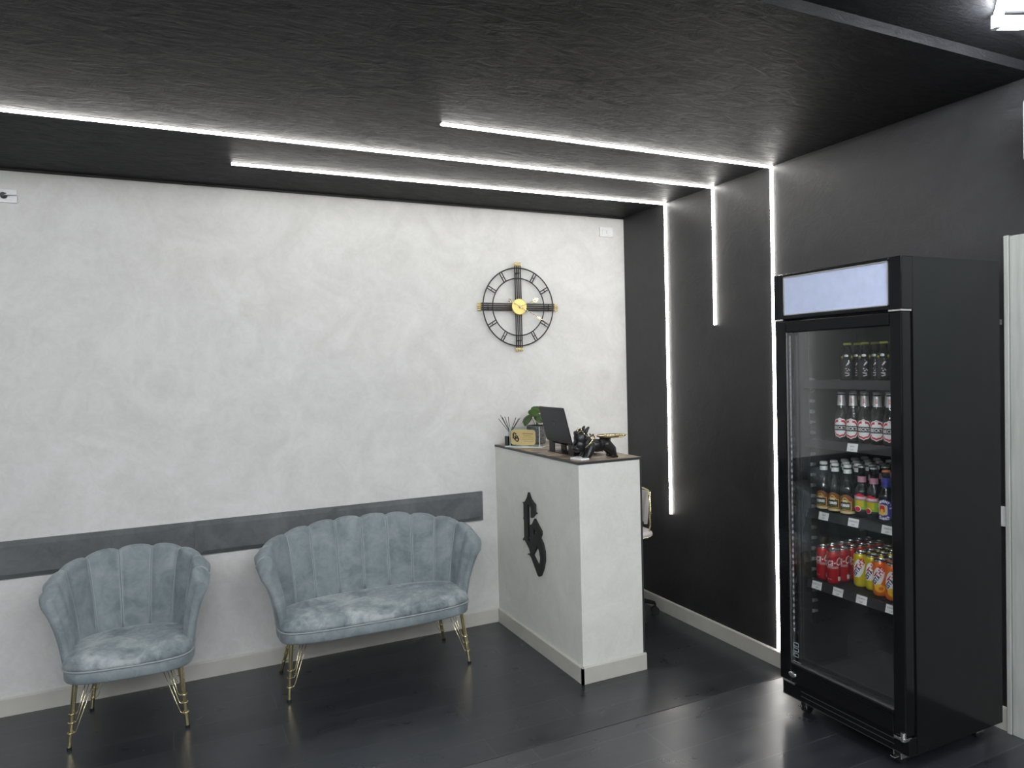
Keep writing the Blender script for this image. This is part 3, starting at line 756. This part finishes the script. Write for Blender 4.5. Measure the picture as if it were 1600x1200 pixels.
# cabinet: five walls around the compartment
IX0, IX1, IL, IR, IZ0, IZ1 = -.600, -.150, -2.102, -2.612, .372, 1.850
m = MB()
for a, b in (((FX+.060,FL,ZB),(BX,IL,ZTp)), ((FX+.060,IR,ZB),(BX,FR,ZTp)), ((IX1,IL,ZB),(BX,IR,ZTp)), ((FX+.060,IL,ZB),(IX1,IR,IZ0-.004)), ((FX+.060,IL,IZ1+.004),(IX1,IR,ZTp))):
    m.box(Vector(a)-FO, Vector(b)-FO)
cab = m.build('cabinet', M_blackside, fr)
m = MB()
t_ = .003
for a, b in (((IX0,IL-.0005,IZ0),(IX1,IL-t_,IZ1)), ((IX0,IR+.0005,IZ0),(IX1,IR+t_,IZ1)), ((IX1-t_,IL-t_,IZ0),(IX1-.0005,IR+t_,IZ1)), ((IX0,IL,IZ0-t_),(IX1,IR,IZ0)), ((IX0,IL,IZ1),(IX1,IR,IZ1+t_))):
    m.box(Vector(a)-FO, Vector(b)-FO)
ln = m.build('inner_liner', M_liner, fr)
# side seam and top lip
# cooling duct at the bottom back
m = MB(); a = [( -.300,IZ0),(-.300,.455),(-.215,.530),(IX1-.004,.545),(IX1-.004,IZ0)]
vs = [Vector((x,IL-.004,z))-FO for x, z in a]+[Vector((x,IR+.004,z))-FO for x, z in a]
m.add(vs, [(0,1,2,3,4),(9,8,7,6,5)]+[(i,5+i,5+(i+1)%5,(i+1)%5) for i in range(5)]); m.build('cooling_duct', M_liner, fr)
# shelf brackets
M_br = plain('bracket_grey', (.16,.165,.17), .35)
m = MB()
for side in (IL-.004, IR+.004):
    for xx in (-.50, -.20):
        sgn = -1 if side == IL-.004 else 1
        m.box(Vector((xx-.012,side,.56))-FO, Vector((xx+.012,side+sgn*.003,1.82))-FO)
rails = m.build('bracket_rail', M_liner, fr)
m = MB()
for side, sgn in ((IL-.004,-1),(IR+.004,1)):
    for xx in (-.50, -.20):
        z = .60
        while z < 1.62:
            m.add([Vector(q)-FO for q in ((xx-.012,side,z),(xx+.012,side,z),(xx+.012,side,z+.014),(xx-.012,side,z+.018),(xx-.010,side+sgn*.014,z+.006),(xx+.010,side+sgn*.014,z+.006),(xx+.010,side+sgn*.014,z+.014),(xx-.010,side+sgn*.014,z+.018))],
                  [(0,1,2,3),(7,6,5,4),(0,4,5,1),(1,5,6,2),(2,6,7,3),(3,7,4,0)])
            z += .0455
m.build('bracket_teeth', M_br, rails)
# reflection in the glossy left stile, painted as a strip of pale dashes
m = MB(); m.box(Vector((-.645,-2.1245,.42))-FO, Vector((-.634,-2.1265,1.80))-FO); ls = m.build('reflection_strip', M_alu, fr)
m = MB(); z = .55
while z < 1.78:
    m.box(Vector((-.643,-2.1265,z))-FO, Vector((-.637,-2.1280,z+.013))-FO); z += .026
M_reflection = plain('reflection_grey', (.34,.34,.40), .4); m.build('reflection_dashes', M_reflection, ls)
m = MB(); m.box(Vector((-.604,IR+.004,.42))-FO, Vector((-.598,IR+.016,1.80))-FO); ls = m.build('reflection_strip', M_alu, fr)  # hidden twin strip added on the right, behind the door post
m = MB(); z = .55
while z < 1.78:
    m.box(Vector((-.604,IR+.016,z))-FO, Vector((-.598,IR+.0185,z+.010))-FO); z += .026
m.build('reflection_dashes', M_reflection, ls)
# header
HX = FX
m = MB(); y0, y1, z0, z1 = FL-.052, FR+.050, ZH+.016, ZTp-.012
for a, b in (((HX,FL,ZH),(HX+.062,y0,ZTp)), ((HX,y1,ZH),(HX+.062,FR,ZTp)), ((HX,y0,ZH),(HX+.062,y1,z0)), ((HX,y0,z1),(HX+.062,y1,ZTp)), ((HX+.02,y0,z0),(HX+.062,y1,z1))):
    m.box(Vector(a)-FO, Vector(b)-FO)
hd = m.build('header', M_black, fr, bevel=.004)
fb('sign_panel', (HX+.003,y0-.002,z0+.002), (HX+.02,y1+.002,z1-.002), M_sign, hd)
m = MB(); w = .004
for a, b in (((HX-.001,y0,z0),(HX+.004,y1,z0+w)), ((HX-.001,y0,z1-w),(HX+.004,y1,z1)), ((HX-.001,y0,z0),(HX+.004,y0-w,z1)), ((HX-.001,y1,z0),(HX+.004,y1+w,z1))): m.box(Vector(a)-FO, Vector(b)-FO)
m.build('sign_frame', M_alu, hd)
# door
DY0, DY1 = FL-.002, FR+.001; GZ0, GZ1 = .420, 1.812; GY0, GY1 = FL-.062, FR+.050
dr = bpy.data.objects.new('door', None)
m = MB(); DX = FX
for a, b in (((DX,DY0,ZD),(DX+.050,GY0,ZH-.006)), ((DX,GY1,ZD),(DX+.050,DY1,ZH-.006)), ((DX,GY0,ZD),(DX+.050,GY1,GZ0)), ((DX,GY0,GZ1),(DX+.050,GY1,ZH-.006))): m.box(Vector(a)-FO, Vector(b)-FO)
dr = m.build('door', M_black, fr, bevel=.006, seg=3)
fb('glass_pane', (DX+.006,GY0-.0005,GZ0+.0005), (DX+.010,GY1+.0005,GZ1-.0005), M_doorglass, dr)
fb('glass_pane', (DX+.036,GY0-.0005,GZ0+.0005), (DX+.040,GY1+.0005,GZ1-.0005), M_doorglass, dr)
m = MB(); w = .004
for a, b in (((DX+.002,GY0,GZ0),(DX+.009,GY1,GZ0+w)), ((DX+.002,GY0,GZ0),(DX+.009,GY0-w,GZ1))): m.box(Vector(a)-FO, Vector(b)-FO)
m.build('glass_bead', M_alu, dr)
m = MB(); m2 = MB()
for dz in (.012,.022,.033):
    m.box(Vector((DX-.002,GY0,GZ1+dz))-FO, Vector((DX+.002,GY1,GZ1+dz+.003))-FO); m2.box(Vector((DX-.002,GY0-.1,GZ0-dz-.003))-FO, Vector((DX+.002,GY1,GZ0-dz))-FO)
m.build('door_groove', M_black, dr); m2.build('door_groove', M_black, dr)
m = MB(); m.box(Vector((DX+.0505,FL-.01,ZD+.01))-FO, Vector((DX+.060,GY0+.01,ZH-.02))-FO); m.box(Vector((DX+.0505,GY1-.01,ZD+.01))-FO, Vector((DX+.060,FR+.01,ZH-.02))-FO)
m.box(Vector((DX+.0505,FL-.01,ZH-.03))-FO, Vector((DX+.060,FR+.01,ZH-.018))-FO); m.box(Vector((DX+.0505,FL-.01,ZD+.01))-FO, Vector((DX+.060,FR+.01,ZD+.025))-FO)
m.build('gasket', M_blackmat, dr)
# chrome caps, lock, hinge
m = MB()
for y_a, y_b in ((FL+.001,FL-.05),(FR+.05,FR-.001)): m.box(Vector((DX-.003,y_a,ZH-.006))-FO, Vector((DX+.052,y_b,ZH+.001))-FO)
m.build('hinge_cap', M_chrome, fr, bevel=.001)
m = MB(); c = Vector((DX-.001,FL-.072,.372))-FO
rows = []
for f, d_ in ((.001,-.006),(.7,-.006),(1,-.003),(1,.001)): rows.append([c+Vector((d_, .020*f*math.cos(q), .012*f*math.sin(q))) for q in [2*PI*k/24 for k in range(25)]])
m.grid(rows); m.build('door_lock', M_chrome, dr, smooth=True)
m = MB(); m.box(Vector((DX-.004,FL-.02,ZD-.004))-FO, Vector((DX+.03,FL-.085,ZD+.004))-FO); m.box(Vector((DX-.006,FR+.045,ZD-.012))-FO, Vector((DX+.03,FR+.001,ZD-.002))-FO); m.tube([Vector((DX+.002,FR+.012,ZD-.014))-FO, Vector((DX+.002,FR+.012,ZD+.018))-FO], .010, 12)
m.build('bottom_hinge', M_chrome, fr, bevel=.001)
# kick panel
m = MB(); m.box(Vector((DX+.018,FL,ZB))-FO, Vector((DX+.060,FR,ZD-.006))-FO); kp = m.build('kick_panel', M_black, fr, bevel=.003)
m = MB()
for z in (.285,.305): m.box(Vector((DX+.016,FL-.10,z))-FO, Vector((DX+.019,FR+.06,z+.0025))-FO)
m.box(Vector((DX+.016,FL-.002,ZB+.001))-FO, Vector((DX+.019,FR+.002,ZB+.003))-FO)
m.build('grille_line', M_edge, kp)
# small outline mark at the bottom left of the glass
m = MB(); yb, zb = GY0-.010, GZ0+.030; X_ = DX+.0055
def lb(y0, z0, y1, z1): m.box(Vector((X_-.0006, y0, z0))-FO, Vector((X_, y1, z1))-FO)
for k in range(3):
    z = zb+k*.022; lb(yb,z,yb-.030,z+.003); lb(yb,z+.014,yb-.030,z+.017); lb(yb-.027,z,yb-.030,z+.017)
lb(yb,zb,yb-.003,zb+.061); lb(yb,zb-.020,yb-.04,zb-.018)
m.build('glass_mark', plain('pale_print', (.25,.30,.31), .5), dr)
# casters
for (cx_, cy_) in ((-.575,-2.135),(-.575,-2.570),(-.165,-2.135),(-.150,-2.585)):
    c = Vector((cx_,cy_,HU))-FO; m = MB(); m.box(c+Vector((-.03,-.025,.066)), c+Vector((.03,.025,.072)))
    m.box(c+Vector((-.026,-.016,.022)), c+Vector((.018,-.013,.066))); m.box(c+Vector((-.026,.013,.022)), c+Vector((.018,.016,.066)))
    m.box(c+Vector((-.052,-.010,.030)), c+Vector((-.024,.010,.036)))
    b = m.build('caster', M_chrome, fr, bevel=.002)
    w = MB(); w.tube([c+Vector((-.004,-.011,.025)), c+Vector((-.004,.011,.025))], .0249, 20); w.build('wheel', M_blackmat, b, smooth=True, auto=.8)
# cable clip at the back of the fridge
fb('rear_clip', (BX,FR+.004,1.815), (BX+.022,FR+.022,1.835), M_edge)

# shelves with price tags
SH = [1.608, 1.358, 1.058, .757]
tags = {1.358:[-2.352], 1.058:[-2.208,-2.352,-2.502], .757:[-2.168,-2.274,-2.385,-2.515]}
tagtxt = {1.358:['BECKS'], 1.058:['CERES','DESPERADOS','TENNENTS'], .757:['COCA COLA','THE LIMONE','THE PESCA','SCHWEPPES']}
M_txt = plain('black_print', (.03,.03,.03), .6)
shelves = []
for z in SH:
    m = MB(); x0, x1 = -.545, -.165
    m.box(Vector((x0,IL-.018,z-.006))-FO, Vector((x0+.012,IR+.018,z))-FO)
    m.box(Vector((x1,IL-.018,z-.006))-FO, Vector((x1+.006,IR+.018,z))-FO)
    y = IL-.020
    while y > IR+.018:
        m.box(Vector((x0,y,z-.0035))-FO, Vector((x1,y-.003,z-.0005))-FO); y -= .011
    for x in (x0+.12, x0+.24): m.box(Vector((x,IL-.018,z-.007))-FO, Vector((x+.005,IR+.018,z-.0035))-FO)
    sh = m.build('shelf', M_shelf, fr)
    st = MB(); st.add([Vector(q)-FO for q in ((x0,IL-.016,z+.003),(x0-.008,IL-.016,z-.032),(x0-.008,IR+.016,z-.032),(x0,IR+.016,z+.003),(x0+.003,IL-.016,z+.003),(x0+.003,IL-.016,z-.032),(x0+.003,IR+.016,z-.032),(x0+.003,IR+.016,z+.003))],
        [(0,1,2,3),(7,6,5,4),(0,4,5,1),(1,5,6,2),(2,6,7,3),(3,7,4,0)])
    st.build('label_holder', M_liner, sh)
    for ty, tx in zip(tags.get(z, []), tagtxt.get(z, [])):
        g = MB(); g.add([Vector(q)-FO for q in ((x0-.0015,ty+.024,z+.001),(x0-.0092,ty+.024,z-.030),(x0-.0092,ty-.024,z-.030),(x0-.0015,ty-.024,z+.001),(x0+.000,ty+.024,z+.001),(x0-.0070,ty+.024,z-.030),(x0-.0070,ty-.024,z-.030),(x0+.000,ty-.024,z+.001))],
              [(0,1,2,3),(7,6,5,4),(0,4,5,1),(1,5,6,2),(2,6,7,3),(3,7,4,0)])
        pt_ = g.build('price_tag', M_whitecard, sh)
        q = MB()
        def place(zz):
            def f(co): return Vector((x0-.0018-.0077*((z+.001-(zz+co.y))/.031)-.0006, ty-co.x, zz+co.y))-FO
            return f
        join_into(q, text_mesh(tx, .0085, width=.8), place(z-.010)); join_into(q, text_mesh('2,50', .0085), place(z-.022))
        q.build('price_print', M_txt, pt_)

# ---- cans and bottles
FACE = math.atan2(-1.85, -2.4) - .27      # the labels are turned towards the door front and a little to its right
M_lid = plain('can_aluminium', (.62,.62,.62), .25, metal=1)
M_red = plain('cola_red', (.50,.008,.018), .3, metal=.25); M_ppr = plain('print_white', (.80,.80,.80), .4)
M_yel = plain('lemon_yellow', (.66,.55,.02), .3, metal=.25); M_ora = plain('peach_orange', (.80,.17,.012), .3, metal=.25)
M_blu = plain('print_navy', (.015,.022,.12), .4); M_rd2 = plain('print_red', (.60,.012,.03), .4); M_yo = plain('print_amber', (.85,.48,.03), .4)
M_grn = plain('print_green', (.28,.45,.03), .4); M_brn = plain('print_brown', (.22,.075,.025), .4); M_crm = plain('print_cream', (.70,.58,.30), .4)
M_pnk = plain('print_pink', (.50,.24,.32), .4); M_vio = plain('print_blue', (.035,.035,.28), .4); M_foil = plain('silver_foil', (.62,.64,.64), .3, metal=.7)
M_capy = plain('yellow_cap', (.55,.60,.06), .35, metal=.4); M_capg = plain('silver_cap', (.55,.58,.56), .3, metal=.8); M_wht = plain('white_foil', (.72,.74,.72), .4)
def patchm(mb, r, ang, zc, outline, lift, mi=0):
    """flat outline wrapped on a can or bottle: subdivided grid clipped to the outline rows"""
    zs = sorted(set([p[1] for p in outline]))
def disc_on(mb, r, ang, zc, w, h, lift, mi, n=3.0, rot=0):
    rows = []
    for j in range(13):
        v = -1+2*j/12; half = (max(0,1-abs(v)**n))**(1/n); row = []
        for i in range(9):
            u = (-1+2*i/8)*half; x, y = u*w, v*h
            xr, yr = x*math.cos(rot)-y*math.sin(rot), x*math.sin(rot)+y*math.cos(rot)
            a = ang + xr/r; row.append(((r+lift)*math.cos(a), (r+lift)*math.sin(a), zc+yr))
        rows.append(row)
    mb.grid(rows, mi)
def band_on(mb, r, ang0, ang1, z0, z1, lift, mi, arch=0):
    rows = [[], []]
    for i in range(25):
        f = i/24; a = ang0+(ang1-ang0)*f; k = arch*max(0, math.cos((f-.5)*PI*1.6))
        rows[0].append(((r+lift)*math.cos(a),(r+lift)*math.sin(a),z0)); rows[1].append(((r+lift)*math.cos(a),(r+lift)*math.sin(a),z1+k))
    mb.grid(rows, mi)
def make_can(kind):
    t = thing('beverage_can', kind, 'can')
    r, H = .0268, .143; body = {'cola':M_red,'lemon':M_yel,'peach':M_ora}[kind]
    m = MB(); m.lathe([(.019,0),(.0225,.002),(.0262,.009),(r,.014),(r,.126),(.0255,.131),(.0236,.136)], 28); m.build('can_body', body, t, smooth=True, auto=.9)
    m = MB(); m.lathe([(.0236,.136),(.0240,.139),(.0240,.1415),(.0228,.1425),(.0215,.1405),(.0212,.138),(.0001,.138)], 28); m.lathe([(.0185,-.0002),(.0205,.0015)], 24); m.box((-.012,-.006,.138),(.006,.006,.1392)); m.build('lid', M_lid, t, smooth=True, auto=.9)
    m = MB()
    if kind == 'cola':
        join_into(m, text_mesh('Coca-Cola', .048, shear=.38, bold=.0004, width=.60), wrap(r+.0007, .12, .094, .05), 0)
        band_on(m, r, -1.0, .9, .0735, .0755, .0005, 0); join_into(m, text_mesh('GUSTO ORIGINALE', .006), wrap(r+.0006, .0, .069), 0)
        disc_on(m, r, .95, .025, .004, .010, .0005, 0, 8); disc_on(m, r, 1.2, .025, .004, .008, .0005, 0, 8); join_into(m, text_mesh('330 ml', .007), wrap(r+.0006, -.5, .022), 0)
        m.build('printed_label', [M_ppr], t)
    else:
        disc_on(m, r, 0, .078, .021, .040, .0004, 0, 2.6, -.35)
        if kind == 'peach': disc_on(m, r, .25, .034, .020, .017, .0006, 3, 2); disc_on(m, r, .42, .033, .008, .007, .0009, 4, 2)
        join_into(m, text_mesh('ESTA', .022, bold=.0009, width=.9), wrap(r+.0010, -.22, .066, .95), 1)
        join_into(m, text_mesh("TH\u00c9", .029, bold=.0012, width=.95), wrap(r+.0010, .30, .094, .95), 2)
        m.build('printed_label', [M_ppr, M_blu, M_rd2, M_yo, M_ora], t)
    return t
def bottle_parts(t, prof, glass, liquid, H, liqz):
    m = MB(); m.lathe(prof, 24); m.build('bottle_body', glass, t, smooth=True, auto=1.2)
    m = MB(); pr = [(max(.001,a-.0022), z+ (.002 if z == 0 else 0)) for a, z in prof if z <= liqz]; m.lathe(pr, 20); m.build('drink', liquid, t, smooth=True, auto=1.2)
def make_bottle(kind):
    t = thing('glass_bottle', kind, 'bottle')
    if kind == 'becks':
        R, H = .0275, .205; prof = [(.022,0),(.0265,.004),(R,.010),(R,.098),(.0262,.108),(.0205,.124),(.0155,.140),(.0138,.160),(.0130,.198),(.0138,.200)]
        bottle_parts(t, prof, M_bgreen, M_beer, H, .150)
        m = MB(); m.lathe([(.0160,.148),(.0150,.166),(.0140,.190),(.0137,.190)], 22); m.build('neck_foil', M_foil, t, smooth=True, auto=1)
        m = MB(); m.lathe([(.0148,.196),(.0150,.199),(.0130,.2045),(.0001,.205)], 20); m.build('crown_cap', M_capg, t, smooth=True)
        m = MB(); disc_on(m, R, 0, .056, .028, .042, .0005, 0, 2.4); disc_on(m, R, 0, .056, .0255, .038, .0009, 1, 2.3); disc_on(m, R, 0, .055, .0225, .029, .0013, 0, 2.4)
        band_on(m, R, -1.15, 1.15, .0455, .068, .0018, 2); join_into(m, text_mesh("BECK'S", .0185, bold=.0003, width=.86), wrap(R+.0024, 0, .0565), 0)
        disc_on(m, R, 0, .086, .006, .006, .0016, 0, 2); join_into(m, text_mesh("BECK'S", .008, bold=.0003, width=.8), wrap(.0158, 0, .170, PI/2), 1)
        m.build('printed_label', [M_ppr, M_rd2, M_txt], t)
    elif kind == 'ceres':
        R, H = .0288, .205; prof = [(.024,0),(.0275,.004),(R,.010),(R,.092),(.0285,.104),(.021,.122),(.0155,.140),(.0138,.160),(.0130,.200),(.0138,.201)]
        bottle_parts(t, prof, M_bdark, M_beerd, H, .150)
        m = MB(); m.lathe([(.0155,.170),(.0155,.186),(.0150,.1875)], 22); m.lathe([(.0150,.193),(.0158,.196),(.0152,.204),(.0120,.206),(.0001,.206)], 22); m.build('neck_foil', M_wht, t, smooth=True, auto=1)
        m = MB(); m.lathe([(.0153,.187),(.0153,.1935)], 22); m.build('foil_ring', M_txt, t, smooth=True)
        m = MB(); band_on(m, R, -1.6, 1.6, .014, .070, .0005, 0, .016); band_on(m, R, -.95, .75, .022, .058, .0009, 3, .016); band_on(m, R, -.85, .65, .024, .055, .0013, 2, .015)
        band_on(m, R, -1.6, 1.6, .008, .018, .0010, 1); disc_on(m, R, -.1, .057, .010, .008, .0017, 1, 2); disc_on(m, R, -.1, .051, .014, .004, .0019, 2, 2)
        join_into(m, text_mesh('CERES', .0135, bold=.0009, width=.95), wrap(R+.0024, -.1, .041), 4); join_into(m, text_mesh('STRONG ALE', .006), wrap(R+.0022, -.1, .030), 5)
        m.build('printed_label', [M_brn, M_crm, M_txt, M_yo, M_ppr, M_grn], t)
    elif kind == 'desperados':
        R, H = .0282, .208; prof = [(.024,0),(.0270,.004),(R,.010),(R,.100),(.027,.112),(.0195,.126),(.0150,.145),(.0138,.165),(.0128,.202),(.0138,.203)]
        bottle_parts(t, prof, M_bclear, M_beerd, H, .150)
        m = MB(); m.lathe([(.0148,.199),(.0150,.202),(.0130,.2075),(.0001,.208)], 20); m.build('crown_cap', M_capg, t, smooth=True)
        m = MB(); band_on(m, R, -1.35, 1.35, .072, .088, .0005, 0); band_on(m, R, -.75, .45, .086, .093, .0008, 1, .006); join_into(m, text_mesh('DESPERADOS', .0095, bold=.0003, width=.8), wrap(R+.0016, -.12, .081), 4)
        band_on(m, R, -1.35, 1.35, .034, .071, .0006, 2); band_on(m, R, -.7, .35, .044, .070, .0010, 3); disc_on(m, R, -.45, .036, .013, .012, .0014, 4, 2); disc_on(m, R, -.45, .035, .011, .010, .0017, 1, 2)
        band_on(m, R, -1.2, 1.2, .026, .033, .0005, 5); m.build('printed_label', [M_pnk, M_rd2, M_grn, M_yel, M_ppr, M_txt], t)
        m = MB(); m.lathe([(.0160,.142),(.0152,.165)], 20, cap=False); m.build('neck_label', M_pnk, t, smooth=True)
    elif kind == 'tennents':
        R, H = .0288, .205; prof = [(.024,0),(.0275,.004),(R,.010),(R,.098),(.028,.108),(.0205,.124),(.0155,.140),(.0138,.160),(.0130,.198),(.0138,.200)]
        bottle_parts(t, prof, M_bdark, M_beerd, H, .150)
        m = MB(); m.lathe([(.0148,.196),(.0150,.199),(.0130,.2045),(.0001,.205)], 20); m.build('crown_cap', plain('orange_cap',(.55,.16,.05),.4), t, smooth=True)
        m = MB(); m.lathe([(.0165,.140),(.0150,.175)], 20, cap=False); m.build('neck_label', M_vio, t, smooth=True)
        m = MB(); disc_on(m, R, 0, .052, .029, .042, .0005, 0, 2.6); disc_on(m, R, -.25, .052, .018, .022, .0010, 3, 5); disc_on(m, R, -.30, .056, .010, .014, .0015, 1, 5); disc_on(m, R, -.30, .044, .006, .012, .0017, 4, 5)
        for s_, rad, z_, sg in (("TENNENT'S", .026, .052, 1), ('SUPER', .026, .052, -1)):
            for i, ch in enumerate(s_):
                a_ = (i-(len(s_)-1)/2)*.33*sg; th = PI/2-a_ if sg > 0 else -PI/2-a_
                xx, zz = .024*math.cos(th)-.002, .034*math.sin(th)
                join_into(m, text_mesh(ch, .0125, bold=.0006), wrap(R+.0018, xx/R, z_+zz, -a_*(1 if sg>0 else 1)), 2)
        band_on(m, R, -.8, .6, .016, .018, .0012, 2)
        m.build('printed_label', [M_vio, M_rd2, M_ppr, M_crm, M_yo], t)
    elif kind == 'lemon':
        R, H = .0285, .155; prof = [(.023,0),(.0275,.004),(R,.010),(R,.082),(.0265,.092),(.0185,.108),(.0145,.120),(.0128,.132),(.0125,.148),(.0135,.150)]
        bottle_parts(t, prof, M_bclear, M_lemon, H, .118)
        m = MB(); m.lathe([(.0155,.146),(.0160,.149),(.0140,.1545),(.0001,.155)], 20); m.build('crown_cap', M_capy, t, smooth=True)
        m = MB(); disc_on(m, .0225, 0, .101, .008, .006, .0012, 0, 2); disc_on(m, .0225, -.7, .094, .006, .007, .003, 1, 2); disc_on(m, .0225, .9, .094, .004, .009, .003, 1, 2)
        rr = random.Random(3)
        for k in range(16): disc_on(m, R, rr.uniform(-.15,.45), rr.uniform(.018,.075), .0016, rr.uniform(.002,.005), .0006, 0, 2, rr.uniform(0,3))
        m.build('printed_label', [M_foil, M_capy], t)
    return t
ORD = ['first','second','third','fourth','fifth','sixth','seventh','eighth']
def place_set(proto, spots, labels, group, rz):
    for i, (x, y, z) in enumerate(spots):
        o = proto if i == 0 else copy_tree(proto)
        o.location = (x, y, z+.0002); o.rotation_euler.z = rz[i % len(rz)]; tag(o, labels[i], o['category'], group)
def rows_of(cols, dx, back):
    r = []
    for ci, (x, y) in enumerate(cols):
        k = 0; xx = x
        while xx < back: r.append((xx, y, ci, k)); xx += dx; k += 1
    return r
def stock(proto, z, cols, dx, back, what, group, colnames, jit=.12):
    R_ = rows_of(cols, dx, back); rr = random.Random(len(what)); sp = [(a, b+ (rr.uniform(-.0015,.0015)), z) for a, b, c, k in R_]
    lab = []
    for a, b, c, k in R_:
        cn = colnames[c]
        lab.append((f'{what} at the very front, {cn}') if k == 0 else f'{what}, {ORD[k]} back, {cn}')
    place_set(proto, sp, lab, group, [FACE+rr.uniform(-jit, jit) for _ in sp])
z4, z3, z2, z1 = SH[3], SH[2], SH[1], SH[0]
stock(make_can('cola'), z4, [(-.490,-2.149),(-.503,-2.213)], .0555, -.18, 'red cola can on the bottom shelf', 'red cola cans on the can shelf', ['left red column','right red column'], .25)
stock(make_can('lemon'), z4, [(-.440,-2.294),(-.440,-2.350)], .0555, -.18, 'yellow iced tea can on the bottom shelf', 'yellow iced tea cans on the can shelf', ['left yellow column','right yellow column'])
stock(make_can('peach'), z4, [(-.474,-2.411),(-.480,-2.470)], .0555, -.18, 'orange iced tea can on the bottom shelf', 'orange iced tea cans on the can shelf', ['left orange column','right orange column'])
stock(make_bottle('ceres'), z3, [(-.492,-2.160),(-.492,-2.220),(-.495,-2.282)], .064, -.19, 'dark bottle with brown label and white neck', 'dark bottles with brown labels on the third shelf', ['left column','middle column','right column'])
stock(make_bottle('desperados'), z3, [(-.484,-2.340),(-.486,-2.398)], .064, -.19, 'bottle with pink and green label', 'bottles with pink and green labels on the third shelf', ['left column','right column'])
stock(make_bottle('tennents'), z3, [(-.494,-2.458)], .064, -.19, 'bottle with blue label and orange cap', 'bottles with round blue labels on the third shelf', ['beside the door post'])
stock(make_bottle('becks'), z2, [(-.485,-2.250),(-.487,-2.307),(-.489,-2.364),(-.491,-2.421),(-.493,-2.478)], .066, -.40, 'green bottle with red and white label', 'green beer bottles on the second shelf', [f'{o} column from the left' for o in ORD[:5]])
stock(make_bottle('lemon'), z1, [(-.47,-2.268),(-.47,-2.350),(-.47,-2.435)], .062, -.40, 'small clear bottle with yellow cap on the top shelf', 'small yellow-capped bottles on the top shelf', ['left column','middle column','right column'])

# ------------------------------------------------------------------ small things at the right edge
sw = thing('wall_switch', 'white wall plate low on the dark wall between fridge and door', 'switch', (0,-2.600,1.053))
boxo('cover_plate', (-.010,-.040,-.040), (0,.022,.040), M_white, sw, bevel=.002)
ac = thing('air_conditioner', 'white wall-mounted air conditioner high on the dark wall at the right edge', 'air conditioner', (0,-3.20,2.368))
m = MB(); a = [(0,0),(-.17,.0),(-.20,.03),(-.20,.23),(-.185,.262),(0,.262)]
vs = [(x,.405,z) for x, z in a]+[(x,-.405,z) for x, z in a]; m.add(vs, [(5,4,3,2,1,0),(6,7,8,9,10,11)]+[(i,(i+1)%6,6+(i+1)%6,6+i) for i in range(6)]); m.build('casing', M_white, ac, bevel=.006)
boxo('air_flap', (-.19,-.36,.001), (-.06,.36,-.006), M_white, ac, bevel=.001)

# ------------------------------------------------------------------ world, camera, view
w = bpy.data.worlds.new('World'); sc.world = w; w.use_nodes = True; w.node_tree.nodes['Background'].inputs[0].default_value = (.5,.55,.6,1); w.node_tree.nodes['Background'].inputs[1].default_value = .3
F = Vector((0.42881438, 0.90305673, -0.02463275)); R_ = Vector((0.90279357, -0.42936352, -0.02471318)); U = Vector((0.03289381, 0.01164092, 0.99939106))
cd = bpy.data.cameras.new('Camera'); cam = bpy.data.objects.new('Camera', cd); COL.objects.link(cam)
cam.matrix_world = Matrix(((R_.x,U.x,-F.x,-2.9799),(R_.y,U.y,-F.y,-4.3281),(R_.z,U.z,-F.z,1.70),(0,0,0,1)))
cd.sensor_fit = 'HORIZONTAL'; cd.sensor_width = 36; cd.lens = 1113.574*36/1600; cd.clip_start = .05
sc.camera = cam
vs_ = sc.view_settings; vs_.view_transform = 'Standard'; vs_.look = 'None'; vs_.exposure = 0.0; vs_.gamma = 1; vs_.use_curve_mapping = False
